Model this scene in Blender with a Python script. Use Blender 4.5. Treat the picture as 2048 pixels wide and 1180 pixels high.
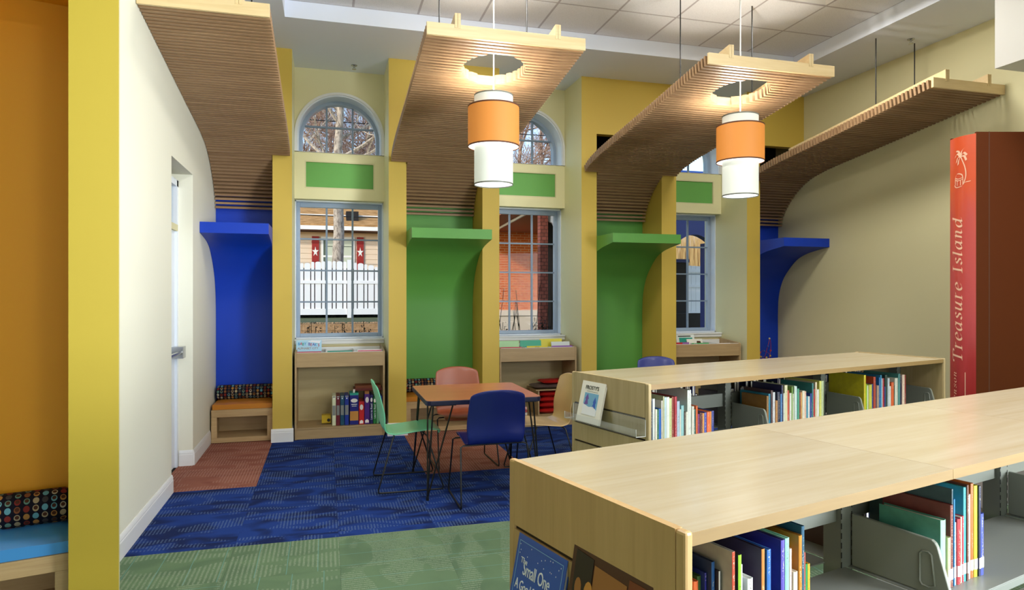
import bpy, bmesh, math, random
from math import sin, cos, pi, radians, sqrt, atan2
from mathutils import Vector, Matrix

random.seed(7)
S = bpy.context.scene
COL = S.collection
for _o in list(bpy.data.objects):
    bpy.data.objects.remove(_o)

# ------------------------------------------------------------------ camera
YAW = 0.272001          # camera looks this far right of the window-wall normal
CAM_H = 1.5186
cam = bpy.data.cameras.new('camera')
cam.sensor_width = 36
cam.lens = 1337.0 / 2048 * 36
cam.clip_start = 0.05
cam.clip_end = 400
co = bpy.data.objects.new('camera', cam)
COL.objects.link(co)
co.location = (0, 0, CAM_H)
co.rotation_euler = (pi / 2, 0, -YAW)
S.camera = co

# ------------------------------------------------------------------ view / world / lights
S.view_settings.view_transform = 'Standard'
S.view_settings.look = 'None'
S.view_settings.exposure = -0.3
S.view_settings.gamma = 1.0
S.view_settings.use_curve_mapping = False

w = bpy.data.worlds.new('world')
S.world = w
w.use_nodes = True
_nt = w.node_tree
_nt.nodes.clear()
_sky = _nt.nodes.new('ShaderNodeTexSky')
_sky.sky_type = 'NISHITA'
_sky.sun_disc = False
_sky.sun_elevation = radians(26)
_sky.sun_rotation = radians(234)
_sky.air_density = 1.0
_sky.dust_density = 0.6
_bg = _nt.nodes.new('ShaderNodeBackground')
_bg.inputs[1].default_value = 0.5
_ow = _nt.nodes.new('ShaderNodeOutputWorld')
_nt.links.new(_sky.outputs[0], _bg.inputs[0])
_nt.links.new(_bg.outputs[0], _ow.inputs[0])


def lamp(name, kind, loc, energy, color=(1, 1, 1), size=1.0, size_y=None, direction=None, spread=None):
    l = bpy.data.lights.new(name, kind)
    l.energy = energy
    l.color = color
    if kind == 'AREA':
        l.shape = 'RECTANGLE'
        l.size = size
        l.size_y = size_y or size
        if spread:
            l.spread = spread
    elif kind == 'POINT':
        l.shadow_soft_size = size
    elif kind == 'SUN':
        l.angle = size
    o = bpy.data.objects.new(name, l)
    COL.objects.link(o)
    o.location = loc
    if direction is not None:
        o.rotation_euler = Vector(direction).to_track_quat('-Z', 'Y').to_euler()
    return o


SUN_DIR = (0.74, 0.53, -0.43)
lamp('sun', 'SUN', (-20, -20, 30), 2.7, (1.0, 0.93, 0.82), radians(0.6), direction=SUN_DIR)
# recessed 2x2 troffers of the lay-in ceiling (the visible one is built below as a fixture)
TROFFERS = [(1.47, 4.94), (4.21, 4.94), (1.47, 2.2), (4.21, 2.2), (1.47, -0.8), (4.21, -0.8), (-2.6, 0.6)]
for tx, ty in TROFFERS:
    lamp('troffer_light', 'AREA', (tx, ty, 4.14), 62, (1.0, 0.97, 0.92), 0.56, direction=(0, 0, -1))
# added cool fill lamp behind the camera, with no glazing built there
lamp('front_fill_light', 'AREA', (1.6, -3.9, 1.7), 130, (0.90, 0.95, 1.0), 6.0, 2.6, direction=(-0.05, 1, 0.22))
lamp('left_wall_fill_light', 'AREA', (5.7, -1.2, 1.7), 330, (0.88, 0.94, 1.0), 3.0, 2.0, direction=(-0.76, 0.65, 0.06), spread=radians(80))  # added lamp at the right that brightens the left wall

# ------------------------------------------------------------------ colour / materials
def lin(hexs, a=1.0):
    hexs = hexs.lstrip('#')
    out = []
    for i in (0, 2, 4):
        c = int(hexs[i:i + 2], 16) / 255
        out.append(c / 12.92 if c <= 0.04045 else ((c + 0.055) / 1.055) ** 2.4)
    return (out[0], out[1], out[2], a)


class Mat:
    """tiny node-tree helper"""

    def __init__(self, name, color='808080', rough=0.5, spec=0.5, metal=0.0, coat=0.0):
        self.m = bpy.data.materials.new(name)
        self.m.use_nodes = True
        self.nt = self.m.node_tree
        self.b = self.nt.nodes['Principled BSDF']
        self.out = self.nt.nodes['Material Output']
        if color is not None:
            self.b.inputs['Base Color'].default_value = lin(color)
        self.b.inputs['Roughness'].default_value = rough
        self.b.inputs['Specular IOR Level'].default_value = spec
        self.b.inputs['Metallic'].default_value = metal
        self.b.inputs['Coat Weight'].default_value = coat
        self.b.inputs['Coat Roughness'].default_value = 0.12

    def n(self, typ, **kw):
        nd = self.nt.nodes.new(typ)
        for k, v in kw.items():
            if k.startswith('_'):
                setattr(nd, k[1:], v)
            else:
                key = int(k[1:]) if k[0] == 'i' and k[1:].isdigit() else k.replace('__', ' ')
                sock = nd.inputs[key]
                if isinstance(v, bpy.types.NodeSocket):
                    self.nt.links.new(v, sock)
                else:
                    sock.default_value = v
        return nd

    def link(self, a, b):
        self.nt.links.new(a, b)

    def math(self, op, a, b=0.0, clamp=False):
        nd = self.n('ShaderNodeMath', _operation=op, i0=a, i1=b)
        nd.use_clamp = clamp
        return nd.outputs[0]

    def mix(self, fac, a, b, blend='MIX'):
        nd = self.nt.nodes.new('ShaderNodeMix')
        nd.data_type = 'RGBA'
        nd.blend_type = blend
        for s, v in ((nd.inputs[0], fac), (nd.inputs[6], a), (nd.inputs[7], b)):
            if isinstance(v, bpy.types.NodeSocket):
                self.nt.links.new(v, s)
            else:
                s.default_value = v
        return nd.outputs[2]

    def coord(self, which='Object', scale=(1, 1, 1), loc=(0, 0, 0), rot=(0, 0, 0)):
        tc = self.n('ShaderNodeTexCoord')
        mp = self.n('ShaderNodeMapping', Vector=tc.outputs[which], Scale=scale, Location=loc, Rotation=rot)
        return mp.outputs[0]

    def noise(self, vec, scale=5.0, detail=2.0, rough=0.5, dist=0.0):
        return self.n('ShaderNodeTexNoise', Vector=vec, Scale=scale, Detail=detail, Roughness=rough, Distortion=dist).outputs[0]

    def ramp(self, fac, stops):
        nd = self.n('ShaderNodeValToRGB', Fac=fac)
        cr = nd.color_ramp
        while len(cr.elements) < len(stops):
            cr.elements.new(0.5)
        for e, (p, c) in zip(cr.elements, stops):
            e.position = p
            e.color = lin(c) if isinstance(c, str) else c
        return nd.outputs[0]

    def base(self, sock):
        self.link(sock, self.b.inputs['Base Color'])

    def bump(self, height, strength=0.2, dist=0.01):
        bp = self.n('ShaderNodeBump', Height=height, Strength=strength, Distance=dist)
        self.link(bp.outputs[0], self.b.inputs['Normal'])


M = {}


def simple(key, color, rough=0.5, spec=0.5, metal=0.0, coat=0.0):
    M[key] = Mat(key, color, rough, spec, metal, coat).m


def paint(key, color, rough=0.55):
    m = Mat(key, color, rough, 0.35)
    v = m.coord('Object')
    f = m.noise(v, 90.0, 2.0)
    m.bump(f, 0.04, 0.002)
    M[key] = m.m


def wood(key, c1, c2, axis=0, rough=0.35, scale=1.0, coat=0.0, spec=0.5):
    """straight-grained pale wood; axis = grain direction"""
    m = Mat(key, None, rough, spec, coat=coat)
    sc = [14 * scale] * 3
    sc[axis] = 0.9 * scale
    v = m.coord('Object', tuple(sc))
    oi = m.n('ShaderNodeObjectInfo')
    off = m.n('ShaderNodeVectorMath', _operation='ADD', i0=v)
    sv = m.n('ShaderNodeVectorMath', _operation='SCALE', i0=(17.0, 31.0, 23.0), Scale=oi.outputs['Random'])
    m.link(sv.outputs[0], off.inputs[1])
    n1 = m.noise(off.outputs[0], 1.6, 4.0, 0.6, 0.8)
    n2 = m.noise(off.outputs[0], 9.0, 2.0, 0.5, 0.1)
    f = m.math('ADD', m.math('MULTIPLY', n1, 0.75), m.math('MULTIPLY', n2, 0.25))
    col = m.ramp(f, [(0.3, c1), (0.68, c2)])
    var = m.math('MULTIPLY_ADD', oi.outputs['Random'], 0.09)
    var.node.inputs[2].default_value = 0.955
    m.base(m.mix(1.0, col, var, 'MULTIPLY'))
    M[key] = m.m


# paints
paint('cream_paint', 'e6e0b2')
paint('cream_side_paint', 'dbd4a8')
paint('cream_left_lit_paint', 'e6e4d2')  # paler cream: the bright light on the left wall put into its colour
paint('yellow_paint', 'ceb14e')
paint('gold_paint', 'b09a30')
paint('orange_paint', 'eaa424', 0.5)
paint('blue_paint', '083ab4', 0.42)
paint('green_paint', '5c9c44', 0.45)
paint('green_inset_paint', '6bab55')
paint('white_paint', 'cfccc6', 0.45)
paint('soffit_daylit_paint', 'e6ecf8', 0.7)  # slight blue of the window daylight put into the soffit colour
paint('niche_shade_dark', '17140e', 0.9)  # near-black colour standing in for the shade behind the niche slats
simple('white_trim', 'e8e9ea', 0.35)
simple('vinyl', '9fb0c4', 0.35)
simple('vinyl_light', 'dfe6f0', 0.35)
simple('muntin', '8496ab', 0.4)
simple('black_metal', '0b0b0c', 0.35, 0.5)
simple('chrome', 'b9bcc0', 0.25, 0.5, 1.0)
simple('steel_grey', '6e7269', 0.4, 0.5)
simple('steel_shelf', '858984', 0.32, 0.5)
simple('bookend_grey', '84887e', 0.38)
simple('black_slot', '0a0a09', 0.8)
simple('paper', 'd9d4c4', 0.8)
simple('white_plastic', 'e4e6e6', 0.35)
simple('dark_rubber', '1c1a18', 0.7)
simple('table_edge', '14173a', 0.4)
simple('orange_vinyl', 'c27a1c', 0.35)
simple('blue_vinyl', '4594da', 0.28, 0.6)
simple('groove', '2a1c0e', 0.8)
simple('white_card', 'ebe8e0', 0.6)
simple('ink_black', '161616', 0.6)
simple('ink_white', 'e8eef6', 0.5)
simple('ink_pale', 'eec0a4', 0.55)
simple('terracotta_cover', '5e2a0a', 0.6, 0.2)
simple('acoustic_grid', 'b3aeb0', 0.6)

# woods
wood('maple_top', 'c9bca2', 'bdac8a', 0, 0.26, 0.6, 0.25)
wood('maple_edge', '9c8052', '8c7044', 0, 0.4)
wood('maple_panel', 'cdaa76', 'ba9764', 2, 0.38, 0.7)
wood('maple_panel_far', 'c2ad82', 'ad9769', 2, 0.38, 0.7)
wood('maple_ledge', 'e6d3b0', 'd6c096', 0, 0.4)
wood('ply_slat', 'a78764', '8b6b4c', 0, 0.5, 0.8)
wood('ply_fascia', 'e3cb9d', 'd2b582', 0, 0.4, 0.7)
wood('bench_wood', 'c8ab80', 'b39467', 0, 0.45, 0.8)
wood('unit_wood', 'b99d72', 'a58a60', 0, 0.45, 0.8)
wood('table_wood', 'cc7f58', 'be6f4a', 0, 0.3, 0.35, 0.15)
wood('unit_back', 'c0ae80', 'b3a070', 0, 0.5, 0.4)

# seat shells, book covers: tint from the object colour
m = Mat('tinted_shell', None, 0.34, 0.5, coat=0.12)
oi = m.n('ShaderNodeObjectInfo')
m.base(oi.outputs['Color'])
M['tinted_shell'] = m.m

m = Mat('book_cloth', None, 0.42, 0.5)
oi = m.n('ShaderNodeObjectInfo')
tc = m.n('ShaderNodeTexCoord')
so = m.n('ShaderNodeSeparateXYZ', Vector=tc.outputs['Object'])
sg = m.n('ShaderNodeSeparateXYZ', Vector=tc.outputs['Generated'])
off = m.math('MULTIPLY', oi.outputs['Random'], 37.0)
glyph = m.noise(m.n('ShaderNodeCombineXYZ', X=m.math('MULTIPLY', so.outputs[0], 420.0), Y=off, Z=m.math('MULTIPLY', so.outputs[2], 260.0)).outputs[0], 1.0, 1.0)
run = m.noise(m.n('ShaderNodeCombineXYZ', X=off, Y=off, Z=m.math('MULTIPLY', so.outputs[2], 14.0)).outputs[0], 1.0, 0.0)
mk = m.math('MULTIPLY', m.math('GREATER_THAN', glyph, 0.6), m.math('GREATER_THAN', run, 0.5))
mid_ = m.math('LESS_THAN', m.math('ABSOLUTE', m.math('SUBTRACT', sg.outputs[0], 0.5)), 0.2)
onspine = m.math('LESS_THAN', so.outputs[1], 0.0012)
mk = m.math('MULTIPLY', m.math('MULTIPLY', mk, mid_), m.math('MULTIPLY', onspine, 0.7))
c0 = m.mix(0.10, oi.outputs['Color'], m.ramp(m.noise(tc.outputs['Object'], 30.0), [(0.3, '202020'), (0.7, 'ffffff')]), 'OVERLAY')
hsv = m.n('ShaderNodeSeparateColor', Color=oi.outputs['Color'])
lum = m.math('GREATER_THAN', hsv.outputs[1], 0.22)
ink = m.mix(lum, lin('e0d8c0'), lin('2a2622'))
m.base(m.mix(mk, c0, ink))
M['book_cloth'] = m.m

m = Mat('tinted_cover', None, 0.4, 0.5)
oi = m.n('ShaderNodeObjectInfo')
m.base(oi.outputs['Color'])
M['tinted_cover'] = m.m

# glass
m = Mat('window_glass', None)
tr = m.n('ShaderNodeBsdfTransparent', Color=(0.95, 0.97, 0.98, 1))
gl = m.n('ShaderNodeBsdfGlossy', Color=(1, 1, 1, 1), Roughness=0.02)
fr = m.n('ShaderNodeLayerWeight', Blend=0.12)
ms = m.n('ShaderNodeMixShader', Fac=m.math('MULTIPLY', fr.outputs[1], 0.22))
m.link(tr.outputs[0], ms.inputs[1])
m.link(gl.outputs[0], ms.inputs[2])
m.link(ms.outputs[0], m.out.inputs[0])
M['window_glass'] = m.m

m = Mat('acrylic', None)
tr = m.n('ShaderNodeBsdfTransparent', Color=(0.93, 0.95, 0.96, 1))
gl = m.n('ShaderNodeBsdfGlossy', Color=(1, 1, 1, 1), Roughness=0.05)
fr = m.n('ShaderNodeLayerWeight', Blend=0.25)
ms = m.n('ShaderNodeMixShader', Fac=m.math('MULTIPLY', fr.outputs[1], 0.45))
m.link(tr.outputs[0], ms.inputs[1])
m.link(gl.outputs[0], ms.inputs[2])
m.link(ms.outputs[0], m.out.inputs[0])
M['acrylic'] = m.m


def glow(key, color, strength, base='ffffff'):
    m = Mat(key, base, 0.6)
    m.b.inputs['Emission Color'].default_value = lin(color)
    m.b.inputs['Emission Strength'].default_value = strength
    M[key] = m.m


glow('lamp_shade_white', 'e4ece0', 0.33, 'd8dcd4')
glow('lamp_shade_orange', 'f4983a', 0.27, 'cc8238')
glow('lamp_diffuser', 'fbfdfb', 2.2)
glow('troffer_lens', 'f4f8ff', 2.2)

# carpets --------------------------------------------------------------
def carpet(key, dark, mid, light, hatch_amt, rot_amt, blob=4.0, hatch=75.0, thr=0.52, streak=None):
    m = Mat(key, None, 0.95, 0.1)
    oi = m.n('ShaderNodeObjectInfo')
    tc = m.n('ShaderNodeTexCoord')
    turn = m.math('MULTIPLY', m.math('ROUND', m.math('MULTIPLY', oi.outputs['Random'], rot_amt)), pi / 2)
    vr = m.n('ShaderNodeVectorRotate', Vector=tc.outputs['Object'], Angle=turn)
    vr.rotation_type = 'Z_AXIS'
    off = m.n('ShaderNodeVectorMath', _operation='SCALE', i0=(13.0, 7.0, 0.0), Scale=oi.outputs['Random'])
    v = m.n('ShaderNodeVectorMath', _operation='ADD', i0=vr.outputs[0], i1=off.outputs[0]).outputs[0]
    st = m.n('ShaderNodeMapping', Vector=v, Scale=(1.0, 2.1, 1.0)).outputs[0]
    big = m.noise(st, blob, 1.0, 0.4, 0.6)
    big2 = m.noise(st, blob * 0.8, 1.0, 0.4, 1.2)
    c = m.ramp(big2, [(0.36, dark), (0.6, mid)])
    w = m.n('ShaderNodeTexWave', Vector=v, Scale=hatch / 6.28, Distortion=0.6)
    w.inputs['Detail Scale'].default_value = 2.0
    line = m.math('GREATER_THAN', w.outputs[0], 0.55)
    dash = m.math('GREATER_THAN', m.noise(m.n('ShaderNodeMapping', Vector=v, Scale=(60, 160, 1)).outputs[0], 1.0, 1.0), 0.42)
    msk = m.math('MULTIPLY', m.ramp(big, [(thr, (0, 0, 0, 1)), (thr + 0.03, (1, 1, 1, 1))]), m.math('MULTIPLY', line, dash))
    c = m.mix(m.math('MULTIPLY', msk, hatch_amt), c, lin(light))
    if streak:
        w2 = m.n('ShaderNodeTexWave', Vector=v, Scale=1.9, Distortion=0.15)
        sl = m.math('GREATER_THAN', w2.outputs[0], 0.9985)
        c = m.mix(m.math('MULTIPLY', sl, 0.5), c, lin(streak))
    fine = m.noise(tc.outputs['Object'], 420.0, 2.0, 0.7)
    c = m.mix(0.35, c, m.ramp(fine, [(0.3, '303030'), (0.7, 'ffffff')]), 'OVERLAY')
    m.base(c)
    m.bump(fine, 0.5, 0.004)
    M[key] = m.m


# names: field, blob and hatch colours
carpet('carpet_blue', '1b2754', '223d84', '7088ac', 0.36, 0.0, 3.4, 95.0, 0.5)
carpet('carpet_green', '5e765c', '698264', '96a48e', 0.5, 1.0, 2.5, 80.0, 0.42, '6fa8a8')
carpet('carpet_rust', '8f584a', '9c6454', 'c49a8c', 0.4, 0.0, 3.0, 85.0, 0.4)

# acoustic tile
m = Mat('acoustic_tile', None, 0.9, 0.1)
f = m.noise(m.coord('Object'), 160.0, 3.0, 0.7)
m.base(m.ramp(f, [(0.36, 'd4d4d6'), (0.46, 'e6e6e8')]))
m.bump(f, 0.3, 0.004)
M['acoustic_tile'] = m.m

# bolster cloth: rows of ovals on near-black navy
m = Mat('oval_cloth', None, 0.8, 0.2)
tc = m.n('ShaderNodeTexCoord')
sx = m.n('ShaderNodeSeparateXYZ', Vector=tc.outputs['Object'])
ang = m.math('ARCTAN2', sx.outputs[2], sx.outputs[1])
uu = m.math('MULTIPLY', sx.outputs[0], 1 / 0.036)
vv = m.math('MULTIPLY', ang, 14 / (2 * pi))
fu = m.math('SUBTRACT', m.math('FRACT', uu), 0.5)
fv = m.math('SUBTRACT', m.math('FRACT', vv), 0.5)
d = m.math('SQRT', m.math('ADD', m.math('POWER', m.math('MULTIPLY', fu, 2.9), 2.0), m.math('POWER', m.math('MULTIPLY', fv, 2.4), 2.0)))
cell = m.n('ShaderNodeCombineXYZ', X=m.math('FLOOR', uu), Y=m.math('FLOOR', vv))
wn = m.n('ShaderNodeTexWhiteNoise', Vector=cell.outputs[0])
ringc = m.n('ShaderNodeValToRGB', Fac=wn.outputs[0])
cr = ringc.color_ramp
cr.interpolation = 'CONSTANT'
pal = ['a39272', 'b0a894', '5f8478', '5f98a8', '7c4a2c', '3c3a3c', '7c2a24', 'a8783e']
while len(cr.elements) < len(pal):
    cr.elements.new(0.5)
for i, (e, c) in enumerate(zip(cr.elements, pal)):
    e.position = i / len(pal)
    e.color = lin(c)
sh = m.n('ShaderNodeTexWhiteNoise', Vector=m.n('ShaderNodeVectorMath', _operation='ADD', i0=cell.outputs[0], i1=(9.3, 4.1, 2.0)).outputs[0])
inner = m.mix(m.math('GREATER_THAN', sh.outputs[0], 0.45), ringc.outputs[0], lin('4a2a1c'))
d2 = m.math('SQRT', m.math('ADD', m.math('POWER', m.math('MULTIPLY', fu, 4.2), 2.0), m.math('POWER', m.math('MULTIPLY', m.math('ADD', fv, 0.06), 4.0), 2.0)))
oval = m.mix(m.math('LESS_THAN', d2, 1.0), ringc.outputs[0], inner)
m.base(m.mix(m.math('LESS_THAN', d, 1.0), lin('0d0b1c'), oval))
M['oval_cloth'] = m.m

# exterior
def brick_mat(key, c1, c2, mortar, bw, rh, ms, axis='XZ'):
    m = Mat(key, None, 0.85, 0.2)
    tc = m.n('ShaderNodeTexCoord')
    sx = m.n('ShaderNodeSeparateXYZ', Vector=tc.outputs['Object'])
    cb = m.n('ShaderNodeCombineXYZ', X=sx.outputs[0], Y=sx.outputs[2])
    bt = m.n('ShaderNodeTexBrick', Vector=cb.outputs[0], Scale=1.0, Color1=lin(c1), Color2=lin(c2), Mortar=lin(mortar))
    bt.inputs['Brick Width'].default_value = bw
    bt.inputs['Row Height'].default_value = rh
    bt.inputs['Mortar Size'].default_value = ms
    m.base(bt.outputs[0])
    M[key] = m.m


brick_mat('orange_brick', 'e07030', 'cc5c22', 'dfa878', 0.26, 0.075, 0.009)
brick_mat('column_brick', '9a5648', '7e4438', '54342c', 0.105, 0.075, 0.006)
simple('stone_base', 'e2cfb8', 0.8)
simple('fence_white', 'f2f2f2', 0.6)
simple('siding', 'e6cdb0', 0.7)
simple('gutter_white', 'f0ece4', 0.6)
simple('soffit_brown', '5a3018', 0.7)
simple('shutter_red', '9c1f14', 0.6)
simple('far_glass', '5c6658', 0.15)
simple('blind_pale', 'c8ccb4', 0.6)
simple('dark_porch', '1a1210', 0.8)
simple('porch_ceiling', 'a85a30', 0.7)
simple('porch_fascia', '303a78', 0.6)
simple('dry_grass', 'd8b070', 0.8)
simple('lawn', '4a5226', 0.95)
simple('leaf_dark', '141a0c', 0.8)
simple('roof_blue', '1f4fae', 0.4)
simple('cable', '181818', 0.6)
m = Mat('shingle_roof', None, 0.9, 0.1)
f = m.noise(m.coord('Object', (1, 6, 6)), 3.0, 4.0, 0.7)
m.base(m.ramp(f, [(0.35, '8a6236'), (0.6, 'cc9c66')]))
M['shingle_roof'] = m.m
m = Mat('pale_bark', None, 0.9, 0.1)
f = m.noise(m.coord('Object', (6, 6, 2)), 3.0, 4.0, 0.7)
m.base(m.ramp(f, [(0.38, '74695f'), (0.55, 'b3a696')]))
M['pale_bark'] = m.m
m = Mat('twig_bark', None, 0.9, 0.1)
f = m.noise(m.coord('Object', (1, 1, 1)), 4.0, 2.0, 0.7)
m.base(m.ramp(f, [(0.4, '7a5f54'), (0.6, 'c4a694')]))
M['twig_bark'] = m.m
m = Mat('garden_block', None, 0.9, 0.1)
f = m.noise(m.coord('Object'), 14.0, 3.0, 0.7)
m.base(m.ramp(f, [(0.35, 'a8835e'), (0.65, 'c9a37c')]))
M['garden_block'] = m.m

# ------------------------------------------------------------------ geometry helpers
class B:
    """collects faces and links them as one mesh object"""

    def __init__(self):
        self.v = []
        self.f = []
        self.mi = []
        self.cur = 0

    def add(self, vs, fs):
        o = len(self.v)
        self.v += [tuple(p) for p in vs]
        self.f += [tuple(i + o for i in q) for q in fs]
        self.mi += [self.cur] * len(fs)
        return self

    def box(self, x0, x1, y0, y1, z0, z1, mats=None):
        vs = [(x0, y0, z0), (x1, y0, z0), (x1, y1, z0), (x0, y1, z0), (x0, y0, z1), (x1, y0, z1), (x1, y1, z1), (x0, y1, z1)]
        # order: bottom, top, front(-y), right(+x), back(+y), left(-x)
        fs = [(0, 3, 2, 1), (4, 5, 6, 7), (0, 1, 5, 4), (1, 2, 6, 5), (2, 3, 7, 6), (3, 0, 4, 7)]
        self.add(vs, fs)
        if mats:
            self.mi[-6:] = mats
        return self

    def prism(self, poly, a0, a1, axis='x'):
        """extrude polygon (list of 2-tuples) along axis; x: (y,z); y: (x,z); z: (x,y)"""
        n = len(poly)

        def P(p, a):
            return (a, p[0], p[1]) if axis == 'x' else (p[0], a, p[1]) if axis == 'y' else (p[0], p[1], a)
        ar = sum(poly[i][0] * poly[(i + 1) % n][1] - poly[(i + 1) % n][0] * poly[i][1] for i in range(n))
        if ar < 0:
            poly = poly[::-1]
        vs = [P(p, a0) for p in poly] + [P(p, a1) for p in poly]
        fs = [tuple(range(n))[::-1], tuple(range(n, 2 * n))]
        fs += [(i, (i + 1) % n, n + (i + 1) % n, n + i) for i in range(n)]
        if axis == 'y':
            fs = [q[::-1] for q in fs]
        return self.add(vs, fs)

    def tube(self, pts, r, seg=6, cap=True):
        pts = [Vector(p) for p in pts]
        n = len(pts)
        rs = r if isinstance(r, (list, tuple)) else [r] * n
        vs, fs = [], []
        up = None
        for i, p in enumerate(pts):
            d = (pts[min(i + 1, n - 1)] - pts[max(i - 1, 0)])
            if d.length < 1e-9:
                d = Vector((0, 0, 1))
            d.normalize()
            if up is None:
                up = Vector((0, 0, 1)) if abs(d.z) < 0.9 else Vector((1, 0, 0))
            a = d.cross(up)
            if a.length < 1e-6:
                a = d.orthogonal()
            a.normalize()
            b = a.cross(d)
            up = b
            for k in range(seg):
                t = 2 * pi * k / seg
                vs.append(p + (a * cos(t) + b * sin(t)) * rs[i])
        for i in range(n - 1):
            for k in range(seg):
                k2 = (k + 1) % seg
                fs.append((i * seg + k, (i + 1) * seg + k, (i + 1) * seg + k2, i * seg + k2))
        if cap:
            fs.append(tuple(range(seg)))
            fs.append(tuple(range((n - 1) * seg, n * seg))[::-1])
        return self.add(vs, fs)

    def lathe(self, prof, c=(0, 0, 0), seg=32, close=False):
        vs, fs = [], []
        n = len(prof)
        for k in range(seg):
            t = 2 * pi * k / seg
            for r, z in prof:
                vs.append((c[0] + r * cos(t), c[1] + r * sin(t), c[2] + z))
        rng = range(n) if close else range(n - 1)
        for k in range(seg):
            k2 = (k + 1) % seg
            for i in rng:
                j = (i + 1) % n
                fs.append((k * n + i, k2 * n + i, k2 * n + j, k * n + j))
        return self.add(vs, fs)

    def grid(self, rows, flip=False):
        nr, nc = len(rows), len(rows[0])
        vs = [p for r in rows for p in r]
        fs = []
        for i in range(nr - 1):
            for j in range(nc - 1):
                q = (i * nc + j, i * nc + j + 1, (i + 1) * nc + j + 1, (i + 1) * nc + j)
                fs.append(q[::-1] if flip else q)
        return self.add(vs, fs)

    def build(self, name, mats, parent=None, smooth=None, loc=None, bevel=None, rz=None):
        me = bpy.data.meshes.new(name)
        me.from_pydata(self.v, [], self.f)
        if not isinstance(mats, (list, tuple)):
            mats = [mats]
        for mm in mats:
            me.materials.append(M[mm] if isinstance(mm, str) else mm)
        if len(mats) > 1:
            me.polygons.foreach_set('material_index', self.mi)
        me.update()
        if smooth is not None:
            me.polygons.foreach_set('use_smooth', [True] * len(me.polygons))
            me.set_sharp_from_angle(angle=radians(smooth))
        return put(name, me, parent, loc, rz, bevel)


def put(name, me, parent=None, loc=None, rz=None, bevel=None):
    o = bpy.data.objects.new(name, me)
    COL.objects.link(o)
    if parent is not None:
        o.parent = parent
    if loc is not None:
        o.location = loc
    if rz is not None:
        o.rotation_euler = (0, 0, rz)
    if bevel:
        md = o.modifiers.new('bevel', 'BEVEL')
        md.width = bevel
        md.segments = 2
        md.limit_method = 'ANGLE'
        md.angle_limit = radians(50)
    return o


def tag(o, label, cat, group=None, kind=None):
    o['label'] = label
    o['category'] = cat
    if group:
        o['group'] = group
    if kind:
        o['kind'] = kind
    return o


def thing(name, label, cat, loc=(0, 0, 0), rz=0.0, group=None):
    o = bpy.data.objects.new(name, None)
    o.empty_display_size = 0.1
    COL.objects.link(o)
    o.location = loc
    o.rotation_euler = (0, 0, rz)
    return tag(o, label, cat, group)


def structure(name, bld=None, mats=None, parent=None, **kw):
    if bld is None:
        o = bpy.data.objects.new(name, None)
        o.empty_display_size = 0.1
        COL.objects.link(o)
    else:
        o = bld.build(name, mats, parent, **kw)
    o['kind'] = 'structure'
    return o


def text_part(name, s, size, mat, parent, loc, rot, shear=0.0, align='LEFT', extrude=0.0006, spacing=1.0, sx=1.0, bold=0.0):
    cu = bpy.data.curves.new('txt', 'FONT')
    cu.body = s
    cu.size = size
    cu.shear = shear
    cu.align_x = align
    cu.extrude = extrude
    cu.space_character = spacing
    cu.offset = bold
    cu.resolution_u = 3
    tmp = bpy.data.objects.new('txt', cu)
    COL.objects.link(tmp)
    dg = bpy.context.evaluated_depsgraph_get()
    me = bpy.data.meshes.new_from_object(tmp.evaluated_get(dg))
    bpy.data.objects.remove(tmp)
    bpy.data.curves.remove(cu)
    me.materials.clear()
    me.materials.append(M[mat])
    o = bpy.data.objects.new(name, me)
    COL.objects.link(o)
    o.parent = parent
    o.location = loc
    o.rotation_euler = rot
    o.scale = (sx, 1, 1)
    return o


def dup(root, loc, rz=0.0, label=None, group=None, rec=True):
    def cp(o, par):
        c = o.copy()
        COL.objects.link(c)
        if par is not None:
            c.parent = par
        for ch in kids.get(o.name, []):
            cp(ch, c)
        return c
    kids = {}
    for o in root.children_recursive:
        kids.setdefault(o.parent.name, []).append(o)
    r = cp(root, None)
    r.location = loc
    r.rotation_euler = (0, 0, rz)
    if label:
        r['label'] = label
    if group:
        r['group'] = group
    return r


TURN = radians(14.4379)      # the bookcases and the left-hand niche stand turned to the window wall
CT, ST = cos(TURN), sin(TURN)


def BK(bx, by, z=0.0):
    return (bx * CT - by * ST, bx * ST + by * CT, z)


def catmull(pts, n=8):
    P = [Vector(p) for p in pts]
    P = [P[0] * 2 - P[1]] + P + [P[-1] * 2 - P[-2]]
    out = []
    for i in range(1, len(P) - 2):
        p0, p1, p2, p3 = P[i - 1:i + 3]
        for k in range(n):
            t = k / n
            out.append(0.5 * ((2 * p1) + (p2 - p0) * t + (2 * p0 - 5 * p1 + 4 * p2 - p3) * t * t + (3 * p1 - p0 - 3 * p2 + p3) * t ** 3))
    out.append(P[-2])
    return out


ORD = ['first', 'second', 'third', 'fourth', 'fifth', 'sixth', 'seventh', 'eighth', 'ninth', 'tenth', 'eleventh', 'twelfth',
       'thirteenth', 'fourteenth', 'fifteenth', 'sixteenth', 'seventeenth', 'eighteenth', 'nineteenth', 'twentieth']
ORD += ['twenty-' + w_ for w_ in ORD[:9]] + ['thirtieth'] + ['thirty-' + w_ for w_ in ORD[:5]]

# ================================================================== ROOM SHELL
XL, XR = -1.14, 5.94
COLY = 7.29          # front plane of the window-wall columns
WY = 7.86            # plane of the bay wall
OUT = 8.26           # outer face of the window wall
NB = 7.80            # back of the seating niches
Z_SOF, Z_ACT = 4.07, 4.23
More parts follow.
